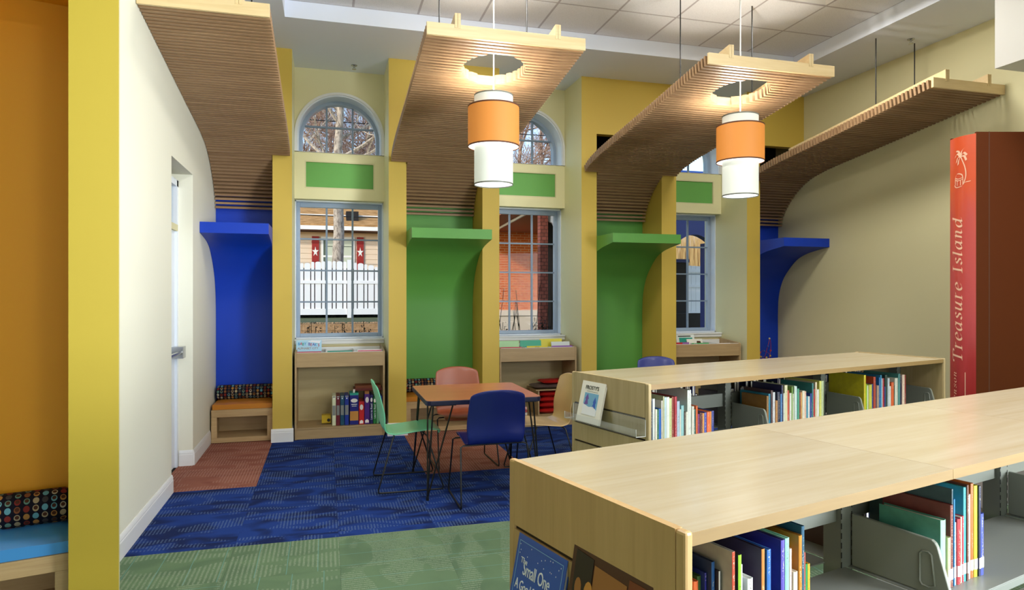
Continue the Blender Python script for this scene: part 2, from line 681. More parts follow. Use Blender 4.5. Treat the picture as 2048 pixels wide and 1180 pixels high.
# bays (window), columns and niches along the window wall repeat every 2.22 m
BAYS = [(-0.335, 0.655), (1.885, 2.875), (4.105, 5.095)]
COLS = [(-0.526, -0.335), (0.655, 0.845), (1.69, 1.885), (2.875, 3.065), (3.91, 4.105), (5.095, 5.285)]
NICHES = [(XL, -0.526), (0.845, 1.69), (3.065, 3.91), (5.285, XR)]

# ---- floor: concrete slab with carpet tiles
fl = structure('floor', B().box(-7, 6.4, -4.2, 8.26, -0.2, -0.007), 'dark_rubber')
TILE = 0.6096


def tile_region(mat, x0, x1, y0, y1, ox=-1.14, oy=5.655):
    i0, i1 = math.floor((x0 - ox) / TILE), math.ceil((x1 - ox) / TILE)
    j0, j1 = math.floor((y0 - oy) / TILE), math.ceil((y1 - oy) / TILE)
    cache = {}
    for i in range(i0, i1):
        for j in range(j0, j1):
            a0, a1 = max(x0, ox + i * TILE), min(x1, ox + (i + 1) * TILE)
            b0, b1 = max(y0, oy + j * TILE), min(y1, oy + (j + 1) * TILE)
            if a1 - a0 < 0.02 or b1 - b0 < 0.02:
                continue
            key = (round(a1 - a0, 3), round(b1 - b0, 3))
            if key not in cache:
                hx, hy = key[0] / 2 - 0.0006, key[1] / 2 - 0.0006
                o = B().box(-hx, hx, -hy, hy, -0.007, 0).build('carpet_tile', mat, fl)
                cache[key] = o.data
            else:
                o = put('carpet_tile', cache[key], fl)
            o.location = ((a0 + a1) / 2, (b0 + b1) / 2, 0)


tile_region('carpet_green', -1.75, 5.94, 1.39, 4.335)
tile_region('carpet_blue', XL, XR, 4.335, 5.655)
for a, b in ((-0.53, 0.82), (1.69, 3.05), (3.90, 5.27)):
    tile_region('carpet_blue', a, b, 5.655, 7.86)
tile_region('carpet_rust', -1.262, XL, 5.655, 6.51)
for a, b in ((XL, -0.53), (0.82, 1.69), (3.05, 3.90), (5.27, XR)):
    tile_region('carpet_rust', a, b, 5.655, 7.80)
B().box(-7, 6.4, -4.2, 1.39, -0.007, 0).box(-7, -1.75, 1.39, 4.335, -0.007, 0).build('carpet_field', 'carpet_green', fl)

# ---- ceiling: painted soffit round a lay-in acoustic field
ce = structure('ceiling', B().box(-7, 6.4, 6.464, OUT, Z_SOF, Z_SOF + 0.4).box(-7, -0.36, -4.2, 6.464, Z_SOF, Z_SOF + 0.4)
               .box(5.126, 6.4, -4.2, 6.464, Z_SOF, Z_SOF + 0.4).box(-0.36, 5.126, -4.2, 3.416, Z_ACT, Z_ACT + 0.3)
               .box(-0.36, 5.126, 3.416, 6.464, Z_ACT + 0.03, Z_ACT + 0.3), 'soffit_daylit_paint')
tile_me = None
for i in range(9):
    for j in range(5):
        if i == 7 and j == 2:
            continue      # the troffer sits here
        x, y = -0.36 + (i + 0.5) * TILE, 6.464 - (j + 0.5) * TILE
        if tile_me is None:
            h_ = TILE / 2 - 0.011
            o = B().box(-h_, h_, -h_, h_, -0.004, 0.02).build('ceiling_tile', 'acoustic_tile', ce)
            tile_me = o.data
        else:
            o = put('ceiling_tile', tile_me, ce)
        o.location = (x, y, Z_ACT)
for i in range(10):
    x = -0.36 + i * TILE
    B().box(x - 0.012, x + 0.012, 3.416, 6.464, Z_ACT - 0.003, Z_ACT + 0.012).build('ceiling_runner', 'acoustic_grid', ce)
for j in range(6):
    y = 6.464 - j * TILE
    B().box(-0.36, 5.126, y - 0.012, y + 0.012, Z_ACT - 0.0032, Z_ACT + 0.011).build('ceiling_runner', 'acoustic_grid', ce)

# the visible troffer: dished white pan with a round lens
tx, ty = -0.36 + 7.5 * TILE, 6.464 - 2.5 * TILE
t = thing('recessed_ceiling_light', 'square white recessed light with a round lens in the tiled ceiling', 'ceiling light', (tx, ty, Z_ACT))
h_ = TILE / 2 - 0.012
B().add([(-h_, -h_, 0), (h_, -h_, 0), (h_, h_, 0), (-h_, h_, 0), (-.2, -.2, .07), (.2, -.2, .07), (.2, .2, .07), (-.2, .2, .07)],
        [(0, 1, 5, 4), (1, 2, 6, 5), (2, 3, 7, 6), (3, 0, 4, 7), (4, 5, 6, 7)]).build('pan', 'white_paint', t)
B().lathe([(0.0, -0.02), (0.1, -0.012), (0.16, 0.01), (0.18, 0.045), (0.18, 0.068)], seg=24).build('lens', 'troffer_lens', t, smooth=60)

# ---- left wall with the door recess
DY0, DY1, DZ = 5.65, 6.51, 2.59
wl = structure('wall_left', B().box(XL - 0.3, XL, 3.93, DY0, 0, Z_SOF).box(XL - 0.3, XL, DY1, OUT, 0, Z_SOF).box(XL - 0.3, XL, DY0, DY1, DZ, Z_SOF), 'cream_left_lit_paint')
wr = structure('wall_right', B().box(XR, XR + 0.3, -4.2, OUT, 0, Z_SOF), 'cream_side_paint')
structure('wall_front', B().box(-7, 6.4, -4.4, -4.2, 0, Z_ACT), 'cream_side_paint')
structure('wall_far_left', B().box(-7.3, -7, -4.4, 4.2, 0, Z_ACT), 'cream_side_paint')

# door in the recess: frame, leaf with panic bar, transom pane
dr = structure('door_1')
dx = -1.262
B().box(dx - 0.05, dx + 0.004, DY0, DY0 + 0.055, 0, 2.53).box(dx - 0.05, dx + 0.004, DY1 - 0.055, DY1, 0, 2.53).box(dx - 0.05, dx + 0.004, DY0, DY1, 2.475, 2.53)\
    .build('door_frame', 'vinyl_light', dr)
B().box(dx - 0.06, dx + 0.012, DY0 + .055, DY1 - .055, 2.08, 2.135).build('transom_bar', 'cream_side_paint', dr)
B().box(dx - 0.05, dx - 0.015, DY0 + .055, DY1 - .055, 0.01, 2.08).build('door_leaf', 'vinyl_light', dr)
B().box(dx - 0.032, dx - 0.026, DY0 + .055, DY1 - .055, 2.135, 2.475).build('transom_pane', 'window_glass', dr)
pb = B()
pb.tube([(dx + 0.055, DY0 + 0.1, 1.02), (dx + 0.055, DY1 - 0.12, 1.02)], 0.017, 8)
pb.box(dx - 0.015, dx + 0.07, DY0 + 0.06, DY0 + 0.1, 0.98, 1.06).box(dx - 0.015, dx + 0.075, DY1 - 0.19, DY1 - 0.06, 0.97, 1.07)
pb.build('panic_bar', 'chrome', dr, smooth=40)
B().box(XL - 0.3, dx - 0.1, DY0, DY1, 2.53, DZ).build('head_infill', 'cream_side_paint', dr)
B().box(-2.2, -2.1, 5.0, 7.2, 0, 3.2).build('vestibule_back', 'dark_porch', dr)


# ---- baseboards
def base_profile(nrm=1):
    return [(0, 0), (0.014 * nrm, 0), (0.014 * nrm, 0.098), (0.011 * nrm, 0.106), (0.013 * nrm, 0.112), (0.009 * nrm, 0.128), (0.004 * nrm, 0.138), (0, 0.138)]


b = B()
prof = [(XL + p, z) for p, z in base_profile()]
b.prism(prof, 3.93, DY0, 'y')
b.prism(prof, DY1, 7.39, 'y')
b.prism([(DY1 - p, z) for p, z in base_profile()], XL - 0.11, XL, 'x')
structure('baseboard_left', b, 'white_trim')
b = B()
b.prism([(XR - p, z) for p, z in base_profile()], -4.2, 7.39, 'y')
structure('baseboard_right', b, 'white_trim')
bb = structure('baseboard_back')
for c0, c1 in COLS:
    B().prism([(COLY - p, z) for p, z in base_profile()], c0 - 0.014, c1 + 0.014, 'x').build('column_base', 'white_trim', bb)
for n, (n0, n1) in enumerate(BAYS):
    b = B()
    b.prism([(n0 + p, z) for p, z in base_profile()], COLY - 0.0, WY, 'y')
    b.prism([(n1 - p, z) for p, z in base_profile()], COLY - 0.0, WY, 'y')
    b.build('return_base', 'white_trim', bb)

# ---- window wall
wb = structure('wall_back')
# columns: yellow on the front and towards the niches, cream towards the window bays
bay_edges = {round(e, 3) for pr in BAYS for e in pr}
for c0, c1 in COLS:
    right_bay = round(c1, 3) in bay_edges
    left_bay = round(c0, 3) in bay_edges
    mats = [0, 0, 0, 1 if right_bay else 0, 0, 1 if left_bay else 0]
    B().box(c0, c1, COLY, OUT, 0, Z_SOF, mats).build('column', ['yellow_paint', 'cream_paint'], wb)
for n0, n1 in NICHES:
    B().box(n0, n1, COLY, COLY + 0.10, 3.41, Z_SOF).build('niche_header', 'yellow_paint', wb)
    B().box(n0, n1, NB + 0.06, OUT, 0, 2.63).box(n0, n1, NB + 0.05, OUT, 2.63, Z_SOF).build('niche_back_wall', 'niche_shade_dark', wb)
R_OP = 0.47
for k, (b0, b1) in enumerate(BAYS):
    c = (b0 + b1) / 2
    SPR = 3.325
    arch = [(c + R_OP, 3.13), (c + R_OP, SPR)] + [(c + R_OP * cos(pi * i / 28), SPR + R_OP * sin(pi * i / 28)) for i in range(1, 28)] + [(c - R_OP, SPR), (c - R_OP, 3.13)]
    B().prism([(b0, 3.13), (b0, Z_SOF), (b1, Z_SOF), (b1, 3.13)] + arch, WY, OUT, 'y').build('arch_wall', 'cream_paint', wb)
    # beam with a recessed green field
    bm = B().box(b0, b1, WY, OUT, 2.60, 2.723).box(b0, b1, WY, OUT, 3.033, 3.13).box(b0, c - 0.386, WY, OUT, 2.723, 3.033).box(c + 0.386, b1, WY, OUT, 2.723, 3.033)
    bmo = bm.build('beam', 'cream_paint', wb)
    B().box(c - 0.386, c + 0.386, WY + 0.022, OUT, 2.723, 3.033).build('green_field', 'green_inset_paint', bmo)
    B().box(c - 0.386, c + 0.386, WY + 0.002, WY + 0.022, 2.723, 2.737).box(c - 0.386, c + 0.386, WY + 0.002, WY + 0.022, 3.019, 3.033)\
        .box(c - 0.386, c - 0.372, WY + 0.002, WY + 0.022, 2.737, 3.019).box(c + 0.372, c + 0.386, WY + 0.002, WY + 0.022, 2.737, 3.019)\
        .build('field_molding', 'cream_side_paint', bmo)
    B().box(b0, b1, WY, OUT, 0, 1.0).build('apron_wall', 'cream_side_paint', wb)

    # lower window ------------------------------------------------
    win = structure('window_%d' % (k + 1))
    z0, z1 = 1.02, 2.60
    yf0, yf1 = 8.0, 8.16
    B().box(b0, b0 + 0.012, yf0 - 0.01, yf1, z0, z1).box(b1 - 0.012, b1, yf0 - 0.01, yf1, z0, z1).box(b0, b1, yf0 - 0.01, yf1, z1 - 0.012, z1).box(b0, b1, yf0 - 0.01, yf1, z0, z0 + 0.012)\
        .build('jamb', 'vinyl_light', win)
    g = 0.052
    yq = 8.10
    B().box(b0 + .012, b0 + g, yq, yf1, z0 + .012, z1 - .012).box(b1 - g, b1 - .012, yq, yf1, z0 + .012, z1 - .012)\
        .box(b0 + g, b1 - g, yq, yf1, z1 - g - .012, z1 - .012).box(b0 + g, b1 - g, yq, yf1, z0 + .012, z0 + g)\
        .build('sash', 'vinyl', win, bevel=0.004)
    # stool and apron
    B().box(b0, b1, WY - 0.03, yf0 - 0.01, 1.0, 1.02).build('sill', 'white_trim', win, bevel=0.004)
    B().box(b0 + .004, b1 - .004, WY - 0.018, WY, 0.965, 1.0).build('sill_molding', 'white_trim', win)
    gx0, gx1, gz0, gz1 = b0 + g, b1 - g, z0 + g, z1 - g - .012
    for i in (1, 2):
        x = gx0 + (gx1 - gx0) * i / 3
        B().box(x - 0.011, x + 0.011, 8.118, 8.142, gz0, gz1).build('muntin', 'muntin', win)
    for j in (1, 2, 3):
        z = gz0 + (gz1 - gz0) * j / 4
        B().box(gx0, gx1, 8.116, 8.144, z - 0.009, z + 0.009).build('muntin', 'muntin', win)
    pane_me = None
    for i in range(3):
        for j in range(4):
            px_, pz_ = gx0 + (gx1 - gx0) * (i + .5) / 3, gz0 + (gz1 - gz0) * (j + .5) / 4
            if pane_me is None:
                hx, hz = (gx1 - gx0) / 6 - .011, (gz1 - gz0) / 8 - .009
                o = B().box(-hx, hx, -.002, .002, -hz, hz).build('pane', 'window_glass', win)
                pane_me = o.data
            else:
                o = put('pane', pane_me, win)
            o.location = (px_, 8.132, pz_)

    # arched window over the beam --------------------------------
    aw = structure('window_%d' % (k + 4))

    def ring(r0, r1, y0, y1, zb=3.13):
        bl = B()
        pts0 = [(c + r0, zb)] + [(c + r0 * cos(pi * i / 32), SPR + r0 * sin(pi * i / 32)) for i in range(33)] + [(c - r0, zb)]
        pts1 = [(c + r1, zb)] + [(c + r1 * cos(pi * i / 32), SPR + r1 * sin(pi * i / 32)) for i in range(33)] + [(c - r1, zb)]
        n = len(pts0)
        vs = [(p[0], y0, p[1]) for p in pts0] + [(p[0], y0, p[1]) for p in pts1] + [(p[0], y1, p[1]) for p in pts0] + [(p[0], y1, p[1]) for p in pts1]
        fs = []
        for i in range(n - 1):
            fs += [(i, i + 1, n + i + 1, n + i), (2 * n + i, 3 * n + i, 3 * n + i + 1, 2 * n + i + 1), (i, 2 * n + i, 2 * n + i + 1, i + 1), (n + i, n + i + 1, 3 * n + i + 1, 3 * n + i)]
        fs += [(0, n, 3 * n, 2 * n), (n - 1, 3 * n - 1, 4 * n - 1, 2 * n - 1)]
        return bl.add(vs, fs)
    ring(0.468, 0.494, WY - 0.018, WY + 0.02).build('arch_casing', 'white_trim', aw, smooth=40)
    ring(0.452, 0.47, WY + 0.0, 8.16).build('arch_jamb', 'vinyl_light', aw, smooth=40)
    ring(0.415, 0.452, 8.06, 8.16).build('arch_sash', 'vinyl', aw, smooth=40)
    rg = 0.415
    for i in (-1, 1):
        x = 0.148 * i
        B().box(c + x - .011, c + x + .011, 8.10, 8.125, 3.13, SPR + sqrt(rg * rg - x * x)).build('muntin', 'muntin', aw)
    zb_ = 3.475
    hx = sqrt(rg * rg - (zb_ - SPR) ** 2)
    B().box(c - hx, c + hx, 8.098, 8.127, zb_ - .010, zb_ + .010).build('muntin', 'muntin', aw)
    for ix in (-1, 0, 1):
        xa, xb = (-rg, -.159) if ix < 0 else (-.137, .137) if ix == 0 else (.159, rg)
        for up in (0, 1):
            pts = []
            for q in range(13):
                x = xa + (xb - xa) * q / 12
                top = SPR + sqrt(max(rg * rg - x * x, 0))
                lo = 3.13 if not up else zb_ + .01
                hi = min(top, zb_ - .01) if not up else top
                if hi > lo + 1e-4:
                    pts.append((c + x, lo, hi))
            poly = [(p[0], p[1]) for p in pts] + [(p[0], p[2]) for p in pts[::-1]]
            B().prism(poly, 8.112, 8.116, 'y').build('pane', 'window_glass', aw)
    B().box(b0, b1, WY, 8.02, 3.126, 3.133).build('arch_stool', 'white_trim', aw)

# outer mass of the building (roof and side walls, unseen, raised and widened to shade the yard)
structure('trim_1', B().box(-9, 6.7, -4.6, OUT + 0.3, 4.5, 6.3).box(-9, XL - 0.3, OUT - 0.2, OUT, 0, 4.5).box(6.25, 6.7, -4.4, OUT, 0, 4.5), 'siding')

# ---- angled wall at far left with its own niche
AY = 3.55
al = structure('wall_angled')
al.rotation_euler = (0, 0, TURN)
B().box(-0.22, -0.027, AY, AY + 0.56, 0, Z_ACT + .1, [0, 0, 0, 1, 0, 0]).build('column', ['gold_paint', 'cream_side_paint'], al)
B().box(-1.26, -1.06, AY, AY + 0.56, 0, Z_ACT + .1).build('column', 'gold_paint', al)
B().box(-1.06, -0.22, AY + 0.51, AY + 0.56, 0, Z_ACT).build('niche_back', 'orange_paint', al)
B().box(-1.06, -0.22, AY + 0.012, AY + 0.51, 2.98, Z_ACT).build('niche_head', 'orange_paint', al)
B().box(-6.5, -1.26, AY, AY + 0.2, 0, Z_ACT + .1).build('wall_run', 'cream_side_paint', al)

# ---- hanging bulkhead at upper right
structure('trim_2', B().box(4.79, XR + .2, -2.0, 3.82, 3.2, Z_ACT), 'white_paint')

# ---- sprinkler heads
for lab, x, y in (('small chrome sprinkler head on the soffit above the leftmost arched window', 0.306, 7.62),
                  ('small chrome sprinkler head on the soffit beside the right wall', 5.62, 5.35)):
    t = thing('sprinkler_head', lab, 'sprinkler', (x, y, Z_SOF))
    B().lathe([(0, 0), (0.034, 0), (0.034, -0.006), (0.026, -0.010), (0.0, -0.010)], seg=20).build('escutcheon', 'chrome', t, smooth=40)
    B().lathe([(0, -0.01), (0.009, -0.01), (0.009, -0.03), (0.0, -0.03)], seg=10).build('body', 'chrome', t, smooth=40)
    bb_ = B().lathe([(0, -0.045), (0.024, -0.045), (0.024, -0.048), (0, -0.048)], seg=16)
    bb_.tube([(-.009, 0, -.028), (-.016, 0, -.037), (-.004, 0, -.046)], .002, 5).tube([(.009, 0, -.028), (.016, 0, -.037), (.004, 0, -.046)], .002, 5)
    bb_.build('deflector', 'chrome', t)

# ================================================================== NICHES
LEDGE = catmull([(NB, .40), (NB, 1.0), (NB, 1.30), (NB - .022, 1.52), (NB - .10, 1.715), (NB - .23, 1.86), (NB - .38, 1.975), (NB - .53, 2.035), (NB - .70, 2.07), (6.835, 2.105)], 4)
LEDGE = [(p[0], p[1]) for p in [(q.x, q.y) for q in [Vector((a[0], a[1])) for a in LEDGE]]]
NICHE_INFO = [('blue', 'blue_paint', 'deep blue curved niche back with projecting shelf ledge beside the left wall'),
              ('green', 'green_paint', 'green curved niche back with projecting ledge behind the table and chairs'),
              ('green', 'green_paint', 'green curved niche back with projecting ledge behind the far bookcase'),
              ('blue', 'blue_paint', 'deep blue curved niche back with projecting ledge against the right wall')]
for (n0, n1), (cn, mt, lab) in zip(NICHES, NICHE_INFO):
    t = thing('curved_alcove', lab, 'panel', ((n0 + n1) / 2, NB, 0), 0, 'curved coloured niche backs')
    hw = (n1 - n0) / 2 - 0.002
    poly = [(y - NB, z) for y, z in LEDGE] + [(6.835 - NB, 2.208), (0.0, 2.208), (0.03, 2.208), (0.03, 0.40)]
    o = B().prism(poly, -hw, hw, 'x').build('curved_back', mt, t, smooth=30)
    B().box(-hw, hw, -0.004, 0.03, 2.208, 2.62).build('upper_back', mt, t)
    # bench
BENCH_LAB = ['open fronted pale wood bench in the blue niche by the left wall', 'open fronted pale wood bench in the green niche behind the table',
             'open fronted pale wood bench in the green niche behind the far bookcase', 'open fronted pale wood bench in the blue niche by the right wall']
CUSH_LAB = ['orange vinyl seat cushion on the bench in the left blue niche', 'orange vinyl seat cushion on the bench behind the table',
            'orange vinyl seat cushion on the bench behind the far bookcase', 'orange vinyl seat cushion on the bench in the right blue niche']
BOL_LAB = ['dark oval-patterned bolster on the bench in the left blue niche', 'dark oval-patterned bolster on the bench behind the table',
           'dark oval-patterned bolster on the bench behind the far bookcase', 'dark oval-patterned bolster on the bench in the right blue niche']


def bench(lab, w_, d_, loc, rz, h=0.34):
    t = thing('niche_bench', lab, 'bench', loc, rz, 'niche benches')
    hw = w_ / 2
    B().box(-hw, hw, 0, d_, h - .03, h).build('seat_board', 'bench_wood', t)
    B().box(-hw, hw, 0, .02, h - .075, h - .03).build('top_rail', 'bench_wood', t, bevel=.002)
    B().box(-hw, hw, 0, .02, 0.005, .055).build('bottom_rail', 'bench_wood', t, bevel=.002)
    for s in (-1, 1):
        a, b_ = sorted((s * hw, s * (hw - .055)))
        B().box(a, b_, 0, .02, .055, h - .075).build('stile', 'bench_wood', t, bevel=.002)
        a, b_ = sorted((s * hw, s * (hw - .02)))
        B().box(a, b_, .02, d_, 0.005, h - .03).build('side_panel', 'bench_wood', t)
    B().box(-hw + .02, hw - .02, .02, d_ - .02, .04, .055).build('bottom_shelf', 'bench_wood', t)
    B().box(-hw + .02, hw - .02, d_ - .02, d_, .01, h - .03).build('back_panel', 'bench_wood', t)
    return t


def cushion(lab, w_, d_, loc, rz, mat, th=.062):
    hw = w_ / 2
    b_ = B()
    # pillowed slab: rounded rim with a slightly crowned top
    rows = []
    nx, ny = 16, 8
    for i in range(ny + 1):
        r = []
        for j in range(nx + 1):
            u, v_ = j / nx * 2 - 1, i / ny * 2 - 1
            e = max(abs(u) * hw - (hw - .02), 0) / .02, max(abs(v_) * d_ / 2 - (d_ / 2 - .02), 0) / .02
            z = th - .012 * max(e) ** 2 + .006 * (1 - u * u) * (1 - v_ * v_) + .0015 * sin(9 * u + 3 * v_)
            r.append((u * hw, (v_ + 1) / 2 * d_, z))
        rows.append(r)
    b_.grid(rows)
    rim = [rows[0][j] for j in range(nx + 1)] + [rows[i][nx] for i in range(1, ny + 1)] + [rows[ny][j] for j in range(nx - 1, -1, -1)] + [rows[i][0] for i in range(ny - 1, 0, -1)]
    o_ = len(b_.v)
    n = len(rim)
    b_.v += [tuple(p) for p in rim] + [(p[0] * 1.004, p[1], .03) for p in rim] + [(p[0], p[1], .0) for p in rim]
    for k in range(n):
        k2 = (k + 1) % n
        b_.f += [(o_ + k2, o_ + k, o_ + n + k, o_ + n + k2), (o_ + n + k2, o_ + n + k, o_ + 2 * n + k, o_ + 2 * n + k2)]
        b_.mi += [0, 0]
    o = b_.build('seat_cushion', mat, None, smooth=50, loc=loc, rz=rz)
    return tag(o, lab, 'cushion', 'niche seat cushions')


def bolster(lab, w_, loc, rz, r=.078):
    hw = w_ / 2
    prof = [(-hw + .0, 0.0), (-hw + .0, r * .55), (-hw + .008, r * .85), (-hw + .03, r), (0, r * 1.02), (hw - .03, r), (hw - .008, r * .85), (hw, r * .55), (hw, 0.0)]
    b_ = B()
    seg = 24
    vs, fs = [], []
    n = len(prof)
    for k in range(seg):
        a = 2 * pi * k / seg
        for x, q in prof:
            vs.append((x, q * cos(a), q * sin(a)))
    for k in range(seg):
        k2 = (k + 1) % seg
        for i in range(n - 1):
            fs.append((k * n + i, k * n + i + 1, k2 * n + i + 1, k2 * n + i))
    b_.add(vs, fs)
    o = b_.build('bolster', 'oval_cloth', None, smooth=50, loc=loc, rz=rz)
    return tag(o, lab, 'bolster', 'niche bolsters')


for i, (n0, n1) in enumerate(NICHES):
    n0b = n0 + (.016 if i == 0 else .004)
    n1b = n1 - (.016 if i == 3 else .004)
    c, w_ = (n0b + n1b) / 2, n1b - n0b
    bench(BENCH_LAB[i], w_, NB - 7.395, (c, 7.39, 0), 0)
    cushion(CUSH_LAB[i], w_ - .02, .375, (c, 7.40, .342), 0, 'orange_vinyl')
    if i != 3:
        bolster(BOL_LAB[i], w_ - .012, (c, NB - .085, .342 + .06 + .076), 0)
# the angled niche at far left
x0, y0, _ = BK(-0.64, AY + .09)
bench('open fronted pale wood bench in the orange niche at the left edge', .836, .42, (x0, y0, 0), TURN, .345)
x0, y0, _ = BK(-0.64, AY + .10)
cushion('glossy blue vinyl seat cushion in the orange niche at left', .826, .40, (x0, y0, .347), TURN, 'blue_vinyl', .064)
x0, y0, _ = BK(-0.64, AY + .41)
bolster('dark oval-patterned bolster in the orange niche at left', .82, (x0, y0, .347 + .062 + .08), TURN, .082)

# ================================================================== SLATTED CANOPIES
ctrl = [(4.665, 3.338), (5.4, 3.241), (6.1, 3.150), (6.6, 3.088), (6.9, 3.044), (7.17, 2.978), (7.40, 2.855), (7.57, 2.71), (7.68, 2.565), (7.715, 2.44)]
fine = catmull(ctrl, 24)
# resample by arc length
PITCH = 0.045
samples = []
acc = 0.0
want = 0.03
for a, b in zip(fine[:-1], fine[1:]):
    L = (b - a).length
    while acc + L >= want:
        t_ = (want - acc) / L
        p = a.lerp(b, t_)
        tg = (b - a).normalized()
        samples.append((p, tg))
        want += PITCH
    acc += L
CAN = [(-0.95, XL + .004, -0.352, (-1.0, -0.541), NICHES[0], False, 'slatted maple canopy against the left wall, above the left blue niche'),
       (1.27, 0.678, 1.862, (0.897, 1.645), NICHES[1], True, 'slatted maple canopy around the left pendant, curving down into the green niche behind the table'),
       (3.49, 2.898, 4.082, (3.10, 3.85), NICHES[2], True, 'slatted maple canopy around the right pendant, rising from the niche behind the far bookcase'),
       (5.71, 5.118, XR - .004, (5.27, 5.75), NICHES[3], False, 'slatted maple canopy against the right wall, above the right blue niche')]
HOLE_Y, HOLE_R = 5.09, 0.25
SL_T, SL_H = 0.0225, 0.080
for ci, (cx_, xa, xb, ribs, (n0, n1), hole, lab) in enumerate(CAN):
    t = thing('slatted_canopy', lab, 'canopy', (cx_, 4.65, 3.338), 0, 'slatted canopies over the niches')
    meshes = {}

    def slat_mesh(s0, s1, c0=0.0, c1=0.0):
        # c0, c1: how far the back edge of each end is drawn in where the round opening is cut
        key = (s0, s1, c0, c1)
        if key not in meshes:
            T_ = SL_T / 2
            b_ = B().prism([(s0 - c0, -T_), (s1 - c1, -T_), (s1 + c1, T_), (s0 + c0, T_)], 0, SL_H, 'z')
            me = bpy.data.meshes.new('slat')
            me.from_pydata(b_.v, [], b_.f)
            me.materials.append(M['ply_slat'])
            meshes[key] = me
        return meshes[key]
    for p, tg in samples:
        y, z = p.x, p.y
        ang = atan2(tg.y, tg.x)
        if y < COLY - 0.045:
            e0, e1 = round(xa - cx_, 4), round(xb - cx_, 4)
            spans = [(e0, e1, 0, 0)]
            d = y - HOLE_Y
            if hole and abs(d) < HOLE_R - .006:
                hw = sqrt(HOLE_R ** 2 - d ** 2)
                sl = max(-.045, min(.045, -d / hw * SL_T / 2))
                hw = max(hw, abs(sl) + .004)
                spans = [(e0, round(-hw, 4), 0, round(-sl, 4)), (round(hw, 4), e1, round(sl, 4), 0)]
        else:
            spans = [(round(max(n0, XL) + .006 - cx_, 4), round(n1 - .006 - cx_, 4), 0, 0)]
        for sp_ in spans:
            o = put('slat', slat_mesh(*sp_), t)
            o.location = (0, y - 4.65, z - 3.338)
            o.rotation_euler = (ang, 0, 0)
    # front board
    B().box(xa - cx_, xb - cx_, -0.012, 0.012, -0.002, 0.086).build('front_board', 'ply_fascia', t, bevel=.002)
    # ribs on top: two-ply boards notched over the front board
    for rx in ribs:
        top = [(4.648, 3.338 + .175)] + [(q.x - tq.y * -0 , q.y + .165) for q, tq in samples if q.x < 6.85][3::6]
        bot = [(q.x, q.y + SL_H + .002) for q, tq in samples if q.x < 6.85][3::6]
        poly = [(4.635, 3.338 + .06), (4.635, 3.338 + .165)] + top[1:] + bot[::-1] + [(4.665, 3.338 + .088), (4.664, 3.338 + .06)]
        poly = [(a - 4.65, b_ - 3.338) for a, b_ in poly]
        r_ = B().prism(poly, rx - cx_ - .021, rx - cx_ - .001, 'x').prism(poly, rx - cx_ + .001, rx - cx_ + .021, 'x').build('rib', 'ply_fascia', t)
        ztop = Z_ACT if (-0.36 < rx < 5.126) else Z_SOF
        B().tube([(rx - cx_, 5.43 - 4.65, 3.24 + .12 - 3.338), (rx - cx_, 5.43 - 4.65, ztop - 3.338 - .001)], .0055, 8).build('hanger_rod', 'black_metal', t, smooth=60)

# ================================================================== PENDANT LAMPS
for lab, px_ in (('left pendant lamp, white drums with an orange band, over the table', 1.27), ('right pendant lamp, white drums with an orange band, over the far bookcase', 3.49)):
    t = thing('pendant_lamp', lab, 'pendant lamp', (px_, 5.09, 2.38), 0, 'drum pendant lamps')
    B().tube([(0, 0, 0.70), (0, 0, Z_ACT - 2.38)], .006, 8).build('cord', 'white_plastic', t, smooth=60)
    B().lathe([(.0, Z_ACT - 2.38 - .001), (.06, Z_ACT - 2.38 - .001), (.058, Z_ACT - 2.38 - .02), (.0, Z_ACT - 2.38 - .025)], seg=24).build('canopy_plate', 'white_plastic', t, smooth=40)
    B().lathe([(.150, 0.004), (.152, 0.004), (.152, .70), (.150, .70)], seg=48, close=True).build('inner_shade', 'lamp_shade_white', t, smooth=50)
    B().lathe([(.198, .300), (.201, .300), (.201, .612), (.198, .612)], seg=56, close=True).build('outer_shade', 'lamp_shade_orange', t, smooth=50)
    for r_, z_, mt in ((.1535, 0.0, 'steel_grey'), (.1535, .692, 'steel_grey'), (.2025, .296, 'soffit_brown'), (.2025, .604, 'soffit_brown')):
        B().lathe([(r_ - .004, z_), (r_, z_), (r_, z_ + .011), (r_ - .004, z_ + .011)], seg=56, close=True).build('trim_ring', mt, t, smooth=50)
    B().lathe([(0, 0.008), (.149, 0.008), (.149, .011), (0, .011)], seg=40).build('bottom_diffuser', 'lamp_diffuser', t, smooth=50)
    B().lathe([(.153, .303), (.198, .303), (.198, .305), (.153, .305)], seg=48, close=True).build('ring_diffuser', 'lamp_diffuser', t, smooth=50)
    B().tube([(0, 0, .62), (-.15, 0, .62)], .003, 5).tube([(0, 0, .62), (.075, .13, .62)], .003, 5).tube([(0, 0, .62), (.075, -.13, .62)], .003, 5).build('spider', 'white_plastic', t)
    B().lathe([(0, .70), (.02, .70), (.02, .60), (.028, .58), (.03, .54), (.02, .50), (0, .49)], seg=16).build('bulb', 'lamp_diffuser', t, smooth=60)
    lamp('pendant_bulb_light', 'POINT', (px_, 5.09, 2.38 + .66), 75, (1.0, 0.94, 0.84), .05)

